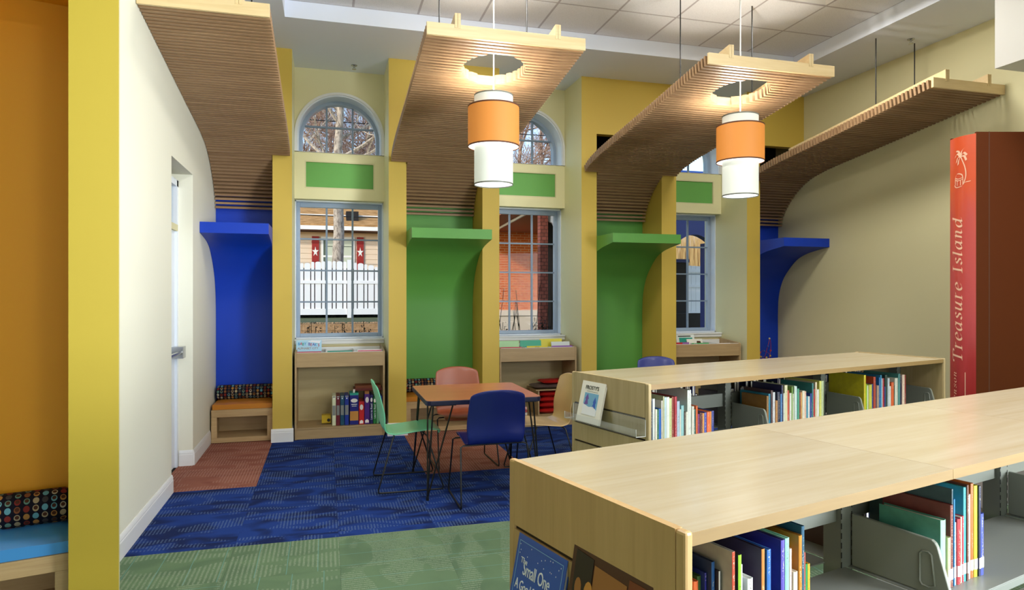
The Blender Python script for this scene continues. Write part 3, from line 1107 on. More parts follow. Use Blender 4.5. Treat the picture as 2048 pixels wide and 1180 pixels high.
# ================================================================== TABLE AND CHAIRS
t = thing('square_table', 'square wood-topped table with dark blue rim and black wire legs among the chairs', 'table', (1.161, 5.346, 0))
hx, hy, ch = .447, .436, .035
oct_ = [(-hx + ch, -hy), (hx - ch, -hy), (hx - ch * .3, -hy + ch * .3), (hx, -hy + ch), (hx, hy - ch), (hx - ch * .3, hy - ch * .3), (hx - ch, hy), (-hx + ch, hy), (-hx + ch * .3, hy - ch * .3), (-hx, hy - ch), (-hx, -hy + ch), (-hx + ch * .3, -hy + ch * .3)]
B().prism([(x * .992, y * .992) for x, y in oct_], .7335, .7362, 'z').build('tabletop', 'table_wood', t)
B().prism(oct_, .699, .7345, 'z').build('edge_band', 'table_edge', t, bevel=.004)
for sx in (-1, 1):
    for sy in (-1, 1):
        b_ = B()
        foot = (sx * .435, sy * .42, .008)
        for ax, ay in ((.39, .40), (.24, .40), (.405, .22)):
            b_.tube([(sx * ax, sy * ay, .699), (foot[0] - sx * .0, foot[1], .02)], .0065, 7)
        b_.box(*sorted((sx * .41, sx * .22)), *sorted((sy * .42, sy * .20)), .693, .699)
        b_.lathe([(0, 0), (.011, 0), (.011, .028), (0, .028)], (foot[0], foot[1], 0), 10)
        b_.build('leg', 'black_metal', t, smooth=50)

# chair shell, front towards +y
prof = catmull([(.255, .432), (.238, .449), (.17, .457), (.06, .448), (-.06, .438), (-.135, .438), (-.185, .455), (-.212, .50), (-.225, .57), (-.245, .68), (-.285, .845)], 4)
nP = len(prof)


def shell_mesh():
    rows = []
    for i, p in enumerate(prof):
        s = i / (nP - 1)
        if s < .45:
            half = .205 + .014 * min(1, s / .15) if s < .15 else .219
        elif s < .62:
            half = .219 - .012 * sin((s - .45) / .17 * pi / 2)
        else:
            half = .207 + .012 * sin(min(1, (s - .62) / .2) * pi / 2)
            if s > .82:
                half -= .016 * ((s - .82) / .18) ** 2
        r = []
        for j in range(13):
            u = j / 12 * 2 - 1
            y, z = p.x, p.y
            back = max(0, (s - .55) / .45)
            crown = max(0, (s - .62) / .38)
            z -= .042 * crown ** 1.6 * abs(u) ** 2.6
            y += .038 * min(1, back * 1.6) * u * u
            if s < .5:
                z += .010 * u * u * sin(s / .5 * pi) - .004
            if s < .1:
                y -= .03 * abs(u) ** 4
            r.append((u * half, y, z))
        rows.append(r)
    b_ = B().grid(rows)
    me = bpy.data.meshes.new('seat_shell')
    me.from_pydata(b_.v, [], b_.f)
    me.materials.append(M['tinted_shell'])
    me.polygons.foreach_set('use_smooth', [True] * len(me.polygons))
    return me


b_ = B()
for s in (-1, 1):
    x0_, x1_ = s * .12, s * .268
    b_.tube([(x0_, .10, .437), (x1_ * .9, .11, .437), (x1_ * .965, .125, .425), (x1_, .25, .03), (x1_, .245, .008), (x1_, .22, .0065), (x1_, -.22, .0065), (x1_, -.245, .009), (x1_ * 1.0, -.247, .03), (x1_ * .93, -.135, .415), (x1_ * .85, -.125, .425), (x0_, -.12, .425)], .0062, 7)
b_.tube([(-.12, .10, .437), (.12, .10, .437)], .006, 7).tube([(-.12, -.12, .425), (.12, -.12, .425)], .006, 7)
frame_me = None
SHELL = shell_mesh()
CHAIRS = [('7ad6ac', (.635, 5.445), -pi / 2, 'mint green wire-sled chair at the left side of the square table'),
          ('12206e', (1.19, 4.885), 0.0, 'dark blue wire-sled chair with its back to the room, nearest the camera'),
          ('944a2c', (1.20, 5.96), pi + .03, 'rust orange wire-sled chair behind the square table'),
          ('cfae78', (1.765, 5.42), pi / 2, 'natural wood coloured wire-sled chair at the right side of the square table'),
          ('142680', (3.44, 6.42), pi - .25, 'blue chair whose rounded back shows over the far bookcase')]
for colr, (x, y), rz, lab in CHAIRS:
    t = thing('sled_chair', lab, 'chair', (x, y, 0), rz, 'wire sled chairs')
    o = put('seat_shell', SHELL, t)
    o.color = lin(colr)
    md = o.modifiers.new('thickness', 'SOLIDIFY')
    md.thickness = .011
    md.offset = 0
    md = o.modifiers.new('round', 'SUBSURF')
    md.levels = 1
    md.render_levels = 1
    if frame_me is None:
        frame_me = b_.build('sled_frame', 'black_metal', t, smooth=60).data
    else:
        put('sled_frame', frame_me, t)

# ================================================================== DISPLAY UNITS UNDER THE WINDOWS
UNIT_LAB = ['wooden book bin unit under the leftmost window, with binders on its shelf', 'wooden book bin unit under the middle window, with a crate on its shelf',
            'wooden book bin unit under the right window, behind the far bookcase']
UX = [(-0.311, 0.619), (1.905, 2.835), (4.12, 5.045)]
for (x0, x1), lab in zip(UX, UNIT_LAB):
    c, hw = (x0 + x1) / 2, (x1 - x0) / 2
    t = thing('book_bin_unit', lab, 'book bin', (c, 7.345, 0), 0, 'book bin units under the windows')
    for s in (-1, 1):
        a, b2 = sorted((s * hw, s * (hw - .019)))
        B().prism([(0, 0), (0, .905), (.02, .918), (.45, .955), (.475, .955), (.475, 0)], a, b2, 'x').build('side_panel', 'unit_wood', t, bevel=.0015)
    iw = hw - .019
    B().box(-iw, iw, .004, .022, .757, .908).build('front_apron', 'unit_wood', t, bevel=.0015)
    B().box(-iw, iw, .022, .455, .757, .772).build('bin_floor', 'unit_wood', t)
    B().box(-iw, iw, .455, .475, .02, .945).build('back_panel', 'unit_back', t)
    B().box(-iw, iw, .01, .455, .10, .119).build('bottom_shelf', 'unit_wood', t, bevel=.0015)
    B().box(-iw, iw, .016, .034, .0, .10).build('kick_board', 'unit_wood', t)
    for q in (-1 / 3, 1 / 3):
        B().box(q * iw - .006, q * iw + .006, .022, .455, .772, .915).build('divider', 'white_plastic', t)
    B().box(-iw, iw, .0225, .028, .88, .9115).box(-iw, iw, .449, .455, .772, .935).build('bin_lining', 'white_plastic', t)


def face_book(lab, loc, rz, w_, h_, tilt, colr, th=.010, group=None, cat='book', name='picture_book', mat='tinted_cover'):
    t = thing(name, lab, cat, loc, 0, group)
    t.rotation_euler = (-tilt, 0, rz)
    o = B().box(-w_ / 2, w_ / 2, 0, .0018, 0, h_).box(-w_ / 2, w_ / 2, th - .0018, th, 0, h_).box(-w_ / 2, -w_ / 2 + .002, .0018, th - .0018, 0, h_).build('cover', mat, t)
    o.color = lin(colr)
    B().box(-w_ / 2 + .002, w_ / 2 - .003, .0018, th - .0018, .002, h_ - .003).build('pages', 'paper', t)
    return t


def patch(par, name, pts, mat, y=-.0006, th=.0006):
    return B().prism(pts, y - th, y, 'y').build(name, mat, par)


def ell(cx_, cz_, rx, rz_, n=14):
    return [(cx_ + rx * cos(2 * pi * i / n), cz_ + rz_ * sin(2 * pi * i / n)) for i in range(n)]


for k, c in (('ink_red', 'b8253a'), ('ink_blue', '2f8fd0'), ('ink_purple', '5f3fa0'), ('ink_teal', '1f9a86'), ('ink_green', '3f8a3a'), ('sky_patch', '8fc4e6'), ('art_brown', '4a2414'), ('art_tan', 'a06a34'), ('art_gold', 'c88a3a'), ('art_dark', '1e1412'),
             ('winter_sky', '6fa8cc'), ('winter_violet', '6a4a9a'), ('snow_white', 'e8eaf2'), ('cobalt', '2658bc')):
    simple(k, c, .45)

# bin contents: face-out books and coloured section cards
BZ = .774
t = face_book('pale blue alphabet picture book standing face-out in the left bin', (-.172, 7.50, BZ), 0, .262, .262, .16, 'a9d4ee')
for i, (ch, cc) in enumerate(zip("BABY BEAR'S", ['ink_blue', 'ink_red', 'ink_teal', 'ink_blue', None, 'ink_purple', 'ink_red', 'ink_purple', 'ink_blue', 'ink_teal', 'ink_red'])):
    if cc:
        text_part('title', ch, .042, cc, t, (-.113 + i * .0212 - (.006 if i > 9 else 0), -.001, .207 - .0015 * i + .004 * (i % 2)), (pi / 2, 0, 0), sx=.8, bold=.0008)
text_part('subtitle', 'ALPHABET CITY', .03, 'art_tan', t, (-.118, -.001, .162), (pi / 2, 0, 0))
patch(t, 'cloud_band', [(-.02, .245), (.11, .225), (.125, .255), (.03, .258)], 'snow_white')


def card(lab, x, y, w_, h_, colr, tilt=.25, txt=None):
    t = thing('section_card', lab, 'card', (x, y, BZ), 0, 'section cards in the window bins')
    t.rotation_euler = (-tilt, 0, 0)
    key = 'card_' + colr
    if key not in M:
        simple(key, colr, .5)
    B().box(-w_ / 2, w_ / 2, 0, .004, 0, h_).build('card_sheet', key, t)
    if txt:
        text_part('card_text', txt, .018, 'ink_black', t, (0, -.001, h_ - .022), (pi / 2, 0, 0), align='CENTER')


card('crimson section card at the front of the left window bin', -.176, 7.385, .265, .148, 'b41f3c')
card('teal section card in the middle of the left window bin', .150, 7.40, .262, .15, '1f8a74')
card('pink section card at the right of the left window bin', .465, 7.40, .255, .148, 'c44060')
card('white section card behind the pink card in the left window bin', .465, 7.43, .262, .155, 'e8e4e4')
card('red section card at the left of the middle window bin', 2.06, 7.385, .25, .15, 'b8202e')
card('yellow section card at the front of the middle window bin', 2.375, 7.38, .255, .157, 'd8c81e', txt='FOOD')
card('purple section card at the right of the middle window bin', 2.68, 7.38, .255, .155, '8a4fa8')
face_book('pale green picture book standing at the left of the middle bin', (2.05, 7.46, BZ), 0, .25, .215, .2, 'a8d8a0')
face_book('teal picture book standing in the middle of the middle bin', (2.33, 7.50, BZ), 0, .26, .215, .2, '1fa888')
face_book('yellow picture book standing highest in the middle bin', (2.60, 7.55, BZ), 0, .28, .225, .2, 'dcd02e')
face_book('pale grey picture book standing at the right of the middle bin', (2.69, 7.45, BZ), 0, .23, .20, .3, 'd4dcdc')
card('red section card at the left of the right window bin', 4.20, 7.40, .15, .16, 'c0182a')
card('violet section card beside the red one in the right window bin', 4.33, 7.42, .10, .16, '8a5a9a')
card('green section card at the front of the right window bin', 4.52, 7.39, .24, .15, '2aa04a')
t = face_book('white picture book with a green picture leaning back in the right bin', (4.42, 7.56, BZ), 0, .26, .25, .3, 'dfe6e2')
patch(t, 'cover_picture', [(-.09, .10), (.10, .10), (.10, .21), (-.09, .21)], 'ink_teal')
patch(t, 'title_bar', [(-.10, .222), (.08, .222), (.08, .235), (-.10, .235)], 'ink_black')
t = face_book('white booklet in front of the green-pictured book in the right bin', (4.50, 7.47, BZ), 0, .22, .20, .35, 'e6e4da')
patch(t, 'cover_picture', [(.02, .12), (.09, .12), (.08, .17), (.03, .175)], 'art_brown')
card('white section card lying low at the right of the right window bin', 4.86, 7.44, .28, .148, 'e6e0e4', tilt=.5)

# binders and kits on the left unit's shelf
SH = .1205


def kit(name, lab, x0, x1, h_, colr, y=7.40, d=.25, group='binders and reading kits on the left shelf', cat='binder', label_block=None):
    t = thing(name, lab, cat, ((x0 + x1) / 2, y, SH), 0, group)
    key = 'kit_' + colr
    if key not in M:
        simple(key, colr, .4)
    hw = (x1 - x0) / 2 - .0015
    B().box(-hw, hw, 0, d, 0, h_).build('case', key, t, bevel=.003)
    return t, hw


for lab, x0, x1, c in (('cream binder, leftmost in the row on the left shelf', .067, .108, 'd8dcb8'), ('maroon binder beside the cream one on the left shelf', .109, .150, '6a1424'),
                       ('teal binder between maroon and blue ones on the left shelf', .151, .195, '0f4a66'), ('royal blue binder beside the teal one on the left shelf', .197, .243, '0f2f94')):
    t, hw = kit('ring_binder', lab, x0, x1, .318, c)
    B().box(-hw + .004, hw - .004, -.001, 0, .11, .215).build('spine_label', 'steel_shelf', t)
    B().box(-hw + .006, hw - .006, -.001, 0, .30, .314).build('top_label', 'steel_shelf', t)
    dsc = B().lathe([(0, 0), (.007, 0), (.007, .001), (0, .001)], seg=12).build('disc', 'white_plastic', t, loc=(0, -.0004, .288))
    dsc.rotation_euler = (pi / 2, 0, 0)
t, hw = kit('reading_kit', 'wide blue and orange boxed kit on the left shelf', .250, .345, .318, '12187a', cat='box')
B().box(-hw + .002, hw - .002, -.001, 0, .045, .145).build('orange_panel', 'art_gold', t)
patch(t, 'oval_badge', ell(0, .26, .036, .022), 'white_card')
patch(t, 'text_bar', [(-.03, .215), (.03, .215), (.03, .223), (-.03, .223)], 'white_card')
patch(t, 'text_bar', [(-.025, .197), (.025, .197), (.025, .203), (-.025, .203)], 'white_card')
B().box(-hw, hw, .002, .20, .318, .34).build('teal_lid', 'ink_teal', t)
B().prism([(-.012, .318), (.008, .318), (.012, .372), (-.008, .375)], .05, .055, 'y').build('paper_slip', 'white_card', t)
t, hw = kit('reading_kit', 'red boxed kit with white oval on the left shelf', .346, .404, .245, 'c41818', cat='box')
patch(t, 'oval_badge', ell(0, .185, .018, .030), 'white_card')
patch(t, 'house_badge', [(-.02, .01), (.018, .01), (.018, .035), (0, .048), (-.02, .035)], 'white_card')
t, hw = kit('reading_kit', 'purple boxed kit with white oval on the left shelf', .405, .462, .325, '4a1a7a', cat='box')
patch(t, 'oval_badge', ell(0, .262, .018, .032), 'white_card')
patch(t, 'house_badge', [(-.02, .015), (.018, .015), (.018, .04), (0, .055), (-.02, .04)], 'white_card')
B().box(-hw + .004, hw - .004, .01, .2, .325, .35).build('tan_insert', 'art_tan', t)
t, hw = kit('reading_kit', 'navy kit with vertical white lettering on the left shelf', .463, .498, .312, '1c1a5a', cat='box')
text_part('title', 'Learn to Read', .032, 'ink_white', t, (.010, -.001, .045), (pi / 2, pi / 2 * -1, 0), sx=.95)
patch(t, 'oval_badge', ell(0, .26, .011, .024), 'white_card')
t, hw = kit('reading_kit', 'green kit with vertical white lettering on the left shelf', .499, .533, .285, '1f7a34', cat='box')
text_part('title', 'Learn to Read', .03, 'ink_white', t, (.010, -.001, .055), (pi / 2, pi / 2 * -1, 0), sx=.9)
patch(t, 'oval_badge', ell(0, .25, .011, .022), 'white_card')
t, hw = kit('reading_kit', 'pale green kit at the right end of the left shelf, behind the mint chair', .534, .562, .27, '6aa87a', cat='box')
t, hw = kit('reading_kit', 'blue kit at the far right of the left shelf, beside the side panel', .563, .596, .30, '1f3f9a', cat='box')
# flat brown boxes lying on the kits
for lab, z_, x0, x1, c in (('dark red flat box lying on top of the kits', .4475 + .025, .30, .60, '6a2018'), ('brown flat box on top of the dark red box', .4475 + .053, .315, .585, '7a3a18')):
    t = thing('flat_box', lab, 'box', ((x0 + x1) / 2, 7.47, z_), 0, 'flat boxes on the kits')
    key = 'kit_' + c
    simple(key, c, .5)
    hw = (x1 - x0) / 2
    B().box(-hw, hw, 0, .20, 0, .016).build('tray', key, t, bevel=.002)
    B().box(-hw - .003, hw + .003, -.003, .203, .013, .027).build('lid', key, t, bevel=.002)
# little yellow box in a plastic bag
t = thing('yellow_box', 'small yellow box in a clear bag left of the binders', 'box', (.005, 7.50, SH), 0)
simple('box_yellow', 'c8a81a', .5)
B().box(-.045, .05, 0, .10, .014, .098).build('carton', 'box_yellow', t, bevel=.002)
patch(t, 'round_mark', ell(.028, .045, .018, .018), 'ink_black')
rows = []
for i in range(9):
    r = []
    for j in range(13):
        u, v_ = j / 12 * 2 - 1, i / 8 * 2 - 1
        r.append((u * .085 - .012, v_ * .07 + .05, .006 + .05 * max(0, 1 - abs(u) ** 2.2) * max(0, 1 - v_ * v_) * (0.4 + .6 * abs(sin(7 * u + 5 * v_))) * .5))
    rows.append(r)
B().grid(rows).build('plastic_bag', 'acrylic', t, smooth=40)

# crate with red bags on the middle unit's shelf
t = thing('shelf_crate', 'pale wood crate of red bags on the middle window unit', 'crate', (2.585, 7.40, SH), 0)
B().box(-.205, -.19, 0, .35, 0, .285).build('side_board', 'unit_wood', t)
B().box(.19, .205, 0, .35, 0, .285).build('side_board', 'unit_wood', t)
B().box(-.235, .215, -.01, .36, .285, .298).build('top_board', 'unit_wood', t)
B().box(-.19, .19, .33, .345, 0, .285).build('back_board', 'unit_wood', t)
B().box(-.19, .19, .0, .33, 0, .006).build('bottom_board', 'unit_wood', t)
simple('bag_red', 'b01a14', .5)
simple('bag_grey', '5a4a46', .45)


def bag(lab, loc, w_, d_, h_, mat, seed):
    rnd = random.Random(seed)
    ph = [rnd.uniform(0, 6.28) for _ in range(4)]
    rows = []
    top, bot = [], []
    b_ = B()
    for side in (0, 1):
        rows = []
        for i in range(9):
            r = []
            for j in range(15):
                u, v_ = j / 14 * 2 - 1, i / 8 * 2 - 1
                e = max(0, 1 - abs(u) ** 4) ** .5 * max(0, 1 - abs(v_) ** 4) ** .5
                wob = .2 * sin(9 * u + ph[0]) * sin(6 * v_ + ph[1]) + .15 * sin(5 * u - 7 * v_ + ph[2])
                z = h_ / 2 + (h_ / 2 * e * (1 + wob * .6) if side == 0 else -h_ / 2 * e)
                r.append((u * w_ / 2, v_ * d_ / 2 + d_ / 2, max(0, z)))
            rows.append(r)
        b_.grid(rows, flip=bool(side))
    o = b_.build('folded_bag', mat, None, smooth=40, loc=loc)
    return tag(o, lab, 'bag', 'bags in and on the crate')


for i, (lab, z_) in enumerate((('red bag at the bottom of the crate', .007), ('red bag second from the bottom in the crate', .072), ('red bag third from the bottom in the crate', .137), ('red bag uppermost inside the crate', .202))):
    bag(lab, (2.585, 7.41, SH + z_), .36, .3, .064, 'bag_red', i)
bag('dark grey bag lying on the crate lid', (2.565, 7.39, SH + .299), .44, .32, .05, 'bag_grey', 9)
bag('red bag on top of the dark grey bag', (2.62, 7.42, SH + .35), .34, .28, .045, 'bag_red', 12)
for i, (lab, c) in enumerate((('white pack at the bottom of a small stack left of the crate', 'd8d0cc'), ('red pack in the middle of a small stack left of the crate', 'a03a3a'), ('pale pink pack on top of a small stack left of the crate', 'd8a8a0'))):
    key = 'kit_' + c
    simple(key, c, .5)
    o = B().box(-.035, .035, 0, .09, 0, .032).build('small_pack', key, None, loc=(2.225, 7.44, SH + .033 * i), bevel=.004)
    tag(o, lab, 'pack', 'small packs left of the crate')

# bead maze on the right niche bench
t = thing('bead_maze', 'wire bead maze toy in the right blue niche', 'toy', (5.56, 7.60, .409), 0)
B().box(-.2, .2, -.11, .11, 0, .03).build('base_board', 'bench_wood', t, bevel=.004)
for k, (c, pts) in enumerate((('a0282a', [(-.16, 0, .03), (-.15, 0, .25), (-.08, .03, .38), (.0, 0, .27), (.06, -.02, .46), (.10, 0, .54), (.13, .02, .40), (.08, 0, .22), (.09, 0, .03)]),
                              ('2a2a9a', [(-.10, -.06, .03), (-.10, -.06, .22), (-.02, -.05, .31), (.07, -.06, .22), (.16, -.05, .22), (.17, -.05, .03)]),
                              ('c8c8c8', [(-.19, .05, .03), (-.19, .05, .33), (-.15, .05, .345), (-.12, .05, .33), (-.12, .05, .03)]),
                              ('7a2a7a', [(-.05, .06, .03), (-.06, .06, .18), (.02, .07, .36), (.15, .06, .30), (.18, .06, .03)]))):
    simple('wire_' + c, c, .3)
    path = catmull(pts, 6)
    B().tube(path, .0035, 6).build('wire', 'wire_' + c, t, smooth=60)
    for q in ((.2, .34, .48, .6, .78) if k != 2 else (.5,)):
        p = path[int(q * (len(path) - 1))]
        cc = ['d8b84a', 'e0d098', 'b8302a', 'd8a83a', '2a4fa8'][(k + int(q * 10)) % 5]
        if 'bead_' + cc not in M:
            simple('bead_' + cc, cc, .3)
        B().lathe([(0.0, -.013), (.009, -.009), (.013, 0), (.009, .009), (0, .013)], (p.x, p.y, p.z), 10).build('bead', 'bead_' + cc, t, smooth=60)

# ================================================================== BOOKCASES
def bookcase(lab, bx0, by0, L, posts, joints, panel_mat):
    t = thing('double_bookcase', lab, 'bookcase', BK(bx0, by0), TURN)
    D, H = .65, 1.07
    xs = [.02] + joints + [L - .02]
    for a, b_ in zip(xs[:-1], xs[1:]):
        B().box(a + .0006, b_ - .0006, .0, D, H - .026, H).build('top', ['maple_top', 'maple_edge'], t).data.polygons.foreach_set('material_index', [1, 0, 1, 1, 1, 1])
    for end in (0, 1):
        xo = 0 if end == 0 else L - .02
        sgn = 1 if end == 0 else -1
        x_out, x_in = (0, .02) if end == 0 else (L, L - .02)
        a, b_ = sorted((x_out + sgn * .007, x_in))
        p = B().box(a, b_, .004, D - .004, 0, H - .02).build('end_panel', 'groove', t)
        a2, b2 = sorted((x_in, x_in + sgn * .003))
        B().box(a2, b2, .004, D - .004, 0, H - .027).build('inner_face', panel_mat, p)
        edges = [H + .005] + [.898 - .107 * i for i in range(9)]
        a, b_ = sorted((x_out, x_out + sgn * .018))
        for i in range(9):
            zt = edges[i] if i == 0 else edges[i] - .0055
            zb = max(edges[i + 1] + .0055, 0.0)
            if zb < zt:
                B().box(a, b_, .022, D - .022, zb, zt).build('panel_board', panel_mat, p)
        a, b_ = sorted((x_out - sgn * .001, x_in))
        for y0_, y1_ in ((-.006, .022), (D - .022, D + .006)):
            B().box(a, b_, y0_, y1_, 0, H + .005).build('edge_strip', panel_mat, p, bevel=.006)
    for px_ in posts:
        q = B().box(px_ - .026, px_ + .026, .296, .354, 0, H - .027).build('post', 'steel_grey', t)
        s_ = B()
        for i in range(34):
            z_ = .06 + i * .0285
            for dxx in (-.0265, .0225):
                s_.box(px_ + dxx, px_ + dxx + .004, .2955, .2965, z_, z_ + .017)
        so = s_.build('slots', 'black_slot', q)
        so['kind'] = 'stuff'
    spans = list(zip(posts[:-1], posts[1:]))
    for a, b_ in spans:
        B().box(a + .026, b_ - .026, .312, .338, .848, .925).build('cross_rail', 'steel_grey', t)
        B().box(a + .026, b_ - .026, .312, .338, 1.005, 1.043).build('cross_rail', 'steel_grey', t)
        B().box(a + .026, b_ - .026, .316, .334, .02, .12).build('cross_rail', 'steel_grey', t)
        for zz in (.715, .40, .10):
            for y0_, y1_, sg in ((.006, .300, 1), (.350, .644, -1)):
                sb = B().box(a + .006, b_ - .006, y0_, y1_, zz - .004, zz)
                yy = y0_ if sg == 1 else y1_
                ya, yb = sorted((yy, yy + sg * .012))
                sb.box(a + .006, b_ - .006, ya, yb, zz - .026, zz - .004)
                sb.build('shelf', 'steel_shelf', t, bevel=.0015)
        B().box(a, b_, .03, .05, 0, .075).box(a, b_, .60, .62, 0, .075).build('kick_plate', 'steel_grey', t)
    return t


bookcase('long maple-topped double bookcase nearest the camera, running out of frame at right', .903, .922, 3.72, [.045, .945, 1.88, 2.81, 3.68], [.942, 1.872, 2.80], 'maple_panel')
bookcase('maple-topped double bookcase standing farther back, in front of the right-hand niches', 2.25, 2.542, 2.727, [.045, .895, 1.80, 2.68], [], 'maple_panel_far')


def support(lab, bx, by0):
    t = thing('book_support', lab, 'book support', BK(bx, by0, .7155), TURN, 'grey plastic book supports')
    poly = [(.292, 0), (.292, .155), (.065, .148), (.056, .142), (.05, .132), (.012, 0)]
    B().prism(poly, -.007, .007, 'x').build('side_plate', 'bookend_grey', t, bevel=.003)
    for s in (-1, 1):
        path = [(.07, .02), (.055, .028), (.064, .108), (.072, .114), (.088, .112), (.094, .104), (.094, .03), (.088, .021), (.07, .02)]
        B().tube([(s * .008, y, z) for y, z in path], .003, 6).build('grip_rim', 'bookend_grey', t, smooth=60)


for lab, bx, by0 in (('grey book support left of the middle bay of the far bookcase', 3.178, 2.542), ('grey book support left of the right bay of the far bookcase', 4.085, 2.542),
                     ('grey book support near the right end panel of the far bookcase', 4.905, 2.542), ('large grey book support at mid front bookcase, left of the mint binder', 1.872, .922),
                     ('grey book support at the right edge, in the third bay of the front bookcase', 2.81, .922)):
    support(lab, bx, by0)

A1=[(2.313,0.009,0.249,'1b2f45'),(2.322,0.014,0.273,'23324a'),(2.336,0.016,0.271,'d8dcd8'),(2.352,0.012,0.216,'e6e2d2'),(2.364,0.014,0.215,'2d6b4a'),(2.378,0.019,0.216,'1660b8'),(2.397,0.011,0.257,'cfcabb'),(2.408,0.01,0.278,'b9bd93'),(2.418,0.013,0.273,'b5ccd2'),(2.431,0.02,0.272,'dfe3da'),(2.451,0.018,0.265,'c5cc8e'),(2.469,0.016,0.271,'8c3a2a'),(2.485,0.018,0.271,'a82430'),(2.503,0.023,0.245,'a9bccb'),(2.526,0.009,0.201,'d9d5c2'),(2.535,0.02,0.22,'8fc0c0'),(2.555,0.013,0.186,'4a3a2e'),(2.568,0.013,0.184,'d8d8c6'),(2.581,0.028,0.298,'d5dbd2'),(2.609,0.016,0.21,'d8d4c4'),(2.625,0.017,0.192,'3e6a62'),(2.642,0.013,0.21,'d4602a'),(2.655,0.013,0.166,'7a2a6a'),(2.668,0.012,0.17,'4a2a22'),(2.68,0.011,0.168,'6a1a1e'),(2.691,0.013,0.166,'d89a4a'),(2.704,0.019,0.168,'3a4aa8'),(2.723,0.027,0.17,'e8692a'),(2.75,0.01,0.17,'d08a3a'),(2.76,0.019,0.172,'2f3a8a')]
A2=[(3.203,0.017,0.22,'8a5f1e'),(3.22,0.017,0.231,'1f7a98'),(3.237,0.016,0.25,'4a2a2a'),(3.253,0.024,0.237,'d2d4d6'),(3.277,0.016,0.188,'b07a3a'),(3.293,0.026,0.237,'1e2440'),(3.319,0.016,0.223,'3f78b0'),(3.335,0.012,0.273,'15164a'),(3.347,0.013,0.225,'c8c8c0'),(3.36,0.025,0.271,'d6d2a8'),(3.385,0.017,0.239,'c4503a'),(3.402,0.018,0.222,'dcd8cc'),(3.42,0.009,0.259,'7aa84a'),(3.429,0.012,0.216,'d8d4c0'),(3.441,0.011,0.263,'b8c8b0'),(3.452,0.018,0.259,'cfe0e0'),(3.47,0.016,0.244,'3f9a78'),(3.486,0.017,0.223,'7a3226'),(3.503,0.015,0.219,'e0a860'),(3.518,0.022,0.227,'e0d8c0'),(3.54,0.016,0.223,'e4b8a0'),(3.556,0.018,0.191,'3a8aa0'),(3.574,0.018,0.189,'e6e4de'),(3.592,0.016,0.207,'1a3a8a'),(3.608,0.013,0.267,'2a7a7a'),(3.621,0.02,0.229,'b83030'),(3.641,0.016,0.271,'d8c8a8'),(3.657,0.018,0.226,'e0e0d8'),(3.675,0.02,0.277,'c8c860'),(3.695,0.028,0.275,'b8c49a')]
A3=[(4.133,0.023,0.285,'c8b81e'),(4.156,0.014,0.223,'8fbf2a'),(4.17,0.013,0.216,'d8dccb'),(4.183,0.031,0.22,'c8c84a'),(4.214,0.02,0.221,'1f3f8a'),(4.234,0.024,0.267,'b8452a'),(4.258,0.016,0.212,'5a4a60'),(4.274,0.021,0.208,'b89a80'),(4.295,0.016,0.259,'1f6ab0'),(4.311,0.015,0.275,'2f8ab8'),(4.326,0.015,0.251,'e0e6ea'),(4.341,0.016,0.251,'b02a3a'),(4.357,0.013,0.195,'2a3f8a'),(4.37,0.022,0.271,'2a4a44'),(4.392,0.021,0.249,'c8d4dc'),(4.413,0.022,0.193,'e6e6e0'),(4.435,0.029,0.218,'e0602a'),(4.464,0.017,0.194,'2a3a2a'),(4.481,0.035,0.243,'d6d8c8'),(4.516,0.021,0.271,'4a8a88'),(4.537,0.024,0.259,'1a1440'),(4.561,0.029,0.262,'e0c4b0'),(4.59,0.018,0.259,'8a2a2a')]
F1=[(0.99, 0.006, 0.258, 'b89a6a', None, 0.9876),(0.9965, 0.0129, 0.222, 'e0703a', None, 0.9873),(1.0098, 0.0111, 0.229, '3a5a2a', None, 0.9866),(1.0215, 0.0053, 0.237, '22307a', '2a2a8a', 0.9775),(1.0273, 0.0094, 0.262, '1c2c50', '2a5a98', 0.9698),(1.0372, 0.0051, 0.245, '241a1e', 'e4e2e0', 0.9553),(1.0462, 0.0086, 0.291, '9a9a94', 'b8452a', 0.932),(1.0641, 0.01, 0.281, '141414', '8ab82a', 0.932),(1.0746, 0.0071, 0.258, 'dfe6ee', None, 0.9321),(1.0888, 0.0159, 0.229, 'd8dad4', None, 0.932),(1.1372, 0.0099, 0.278, '2a2038', 'c8803a', 0.932),(1.1504, 0.0127, 0.275, '2f6ab8', None, 0.932),(1.1976, 0.0126, 0.285, '35307a', '5a4fb0', 0.932),(1.2107, 0.0134, 0.287, '8fcfb8', None, 0.9324),(1.2247, 0.007, 0.262, 'e8c8c0', None, 0.9324),(1.2335, 0.0132, 0.212, 'e6e0cc', None, 0.932),(1.2488, 0.0112, 0.287, 'a06a1c', 'b87818', 0.932),(1.2619, 0.0106, 0.304, '1f4f6a', None, 0.932),(1.273, 0.0058, 0.245, 'b04a3a', None, 0.9324),(1.2792, 0.0073, 0.218, '1f8a4a', None, 0.9324),(1.287, 0.0081, 0.217, 'c8a82a', None, 0.9324)]
F2=[(1.918,0.026,0.19,'4f9480','9ad8ae'),(1.944,0.015,0.14,'c8c49a'),(1.959,0.014,0.226,'7a3a34'),(1.973,0.007,0.267,'3f5a64'),(1.98,0.007,0.239,'1f7ab8'),(1.987,0.008,0.173,'dcdce0'),(1.995,0.02,0.182,'a82430'),(2.015,0.009,0.184,'dccfb0'),(2.024,0.008,0.185,'c03a4a'),(2.032,0.014,0.264,'3fa0a8'),(2.046,0.01,0.269,'6a3a2a'),(2.056,0.019,0.239,'d8d0c4'),(2.075,0.015,0.268,'b8682a'),(2.09,0.019,0.26,'c8cc2a'),(2.109,0.011,0.257,'1a2450'),(2.12,0.019,0.176,'3f4fb0')]


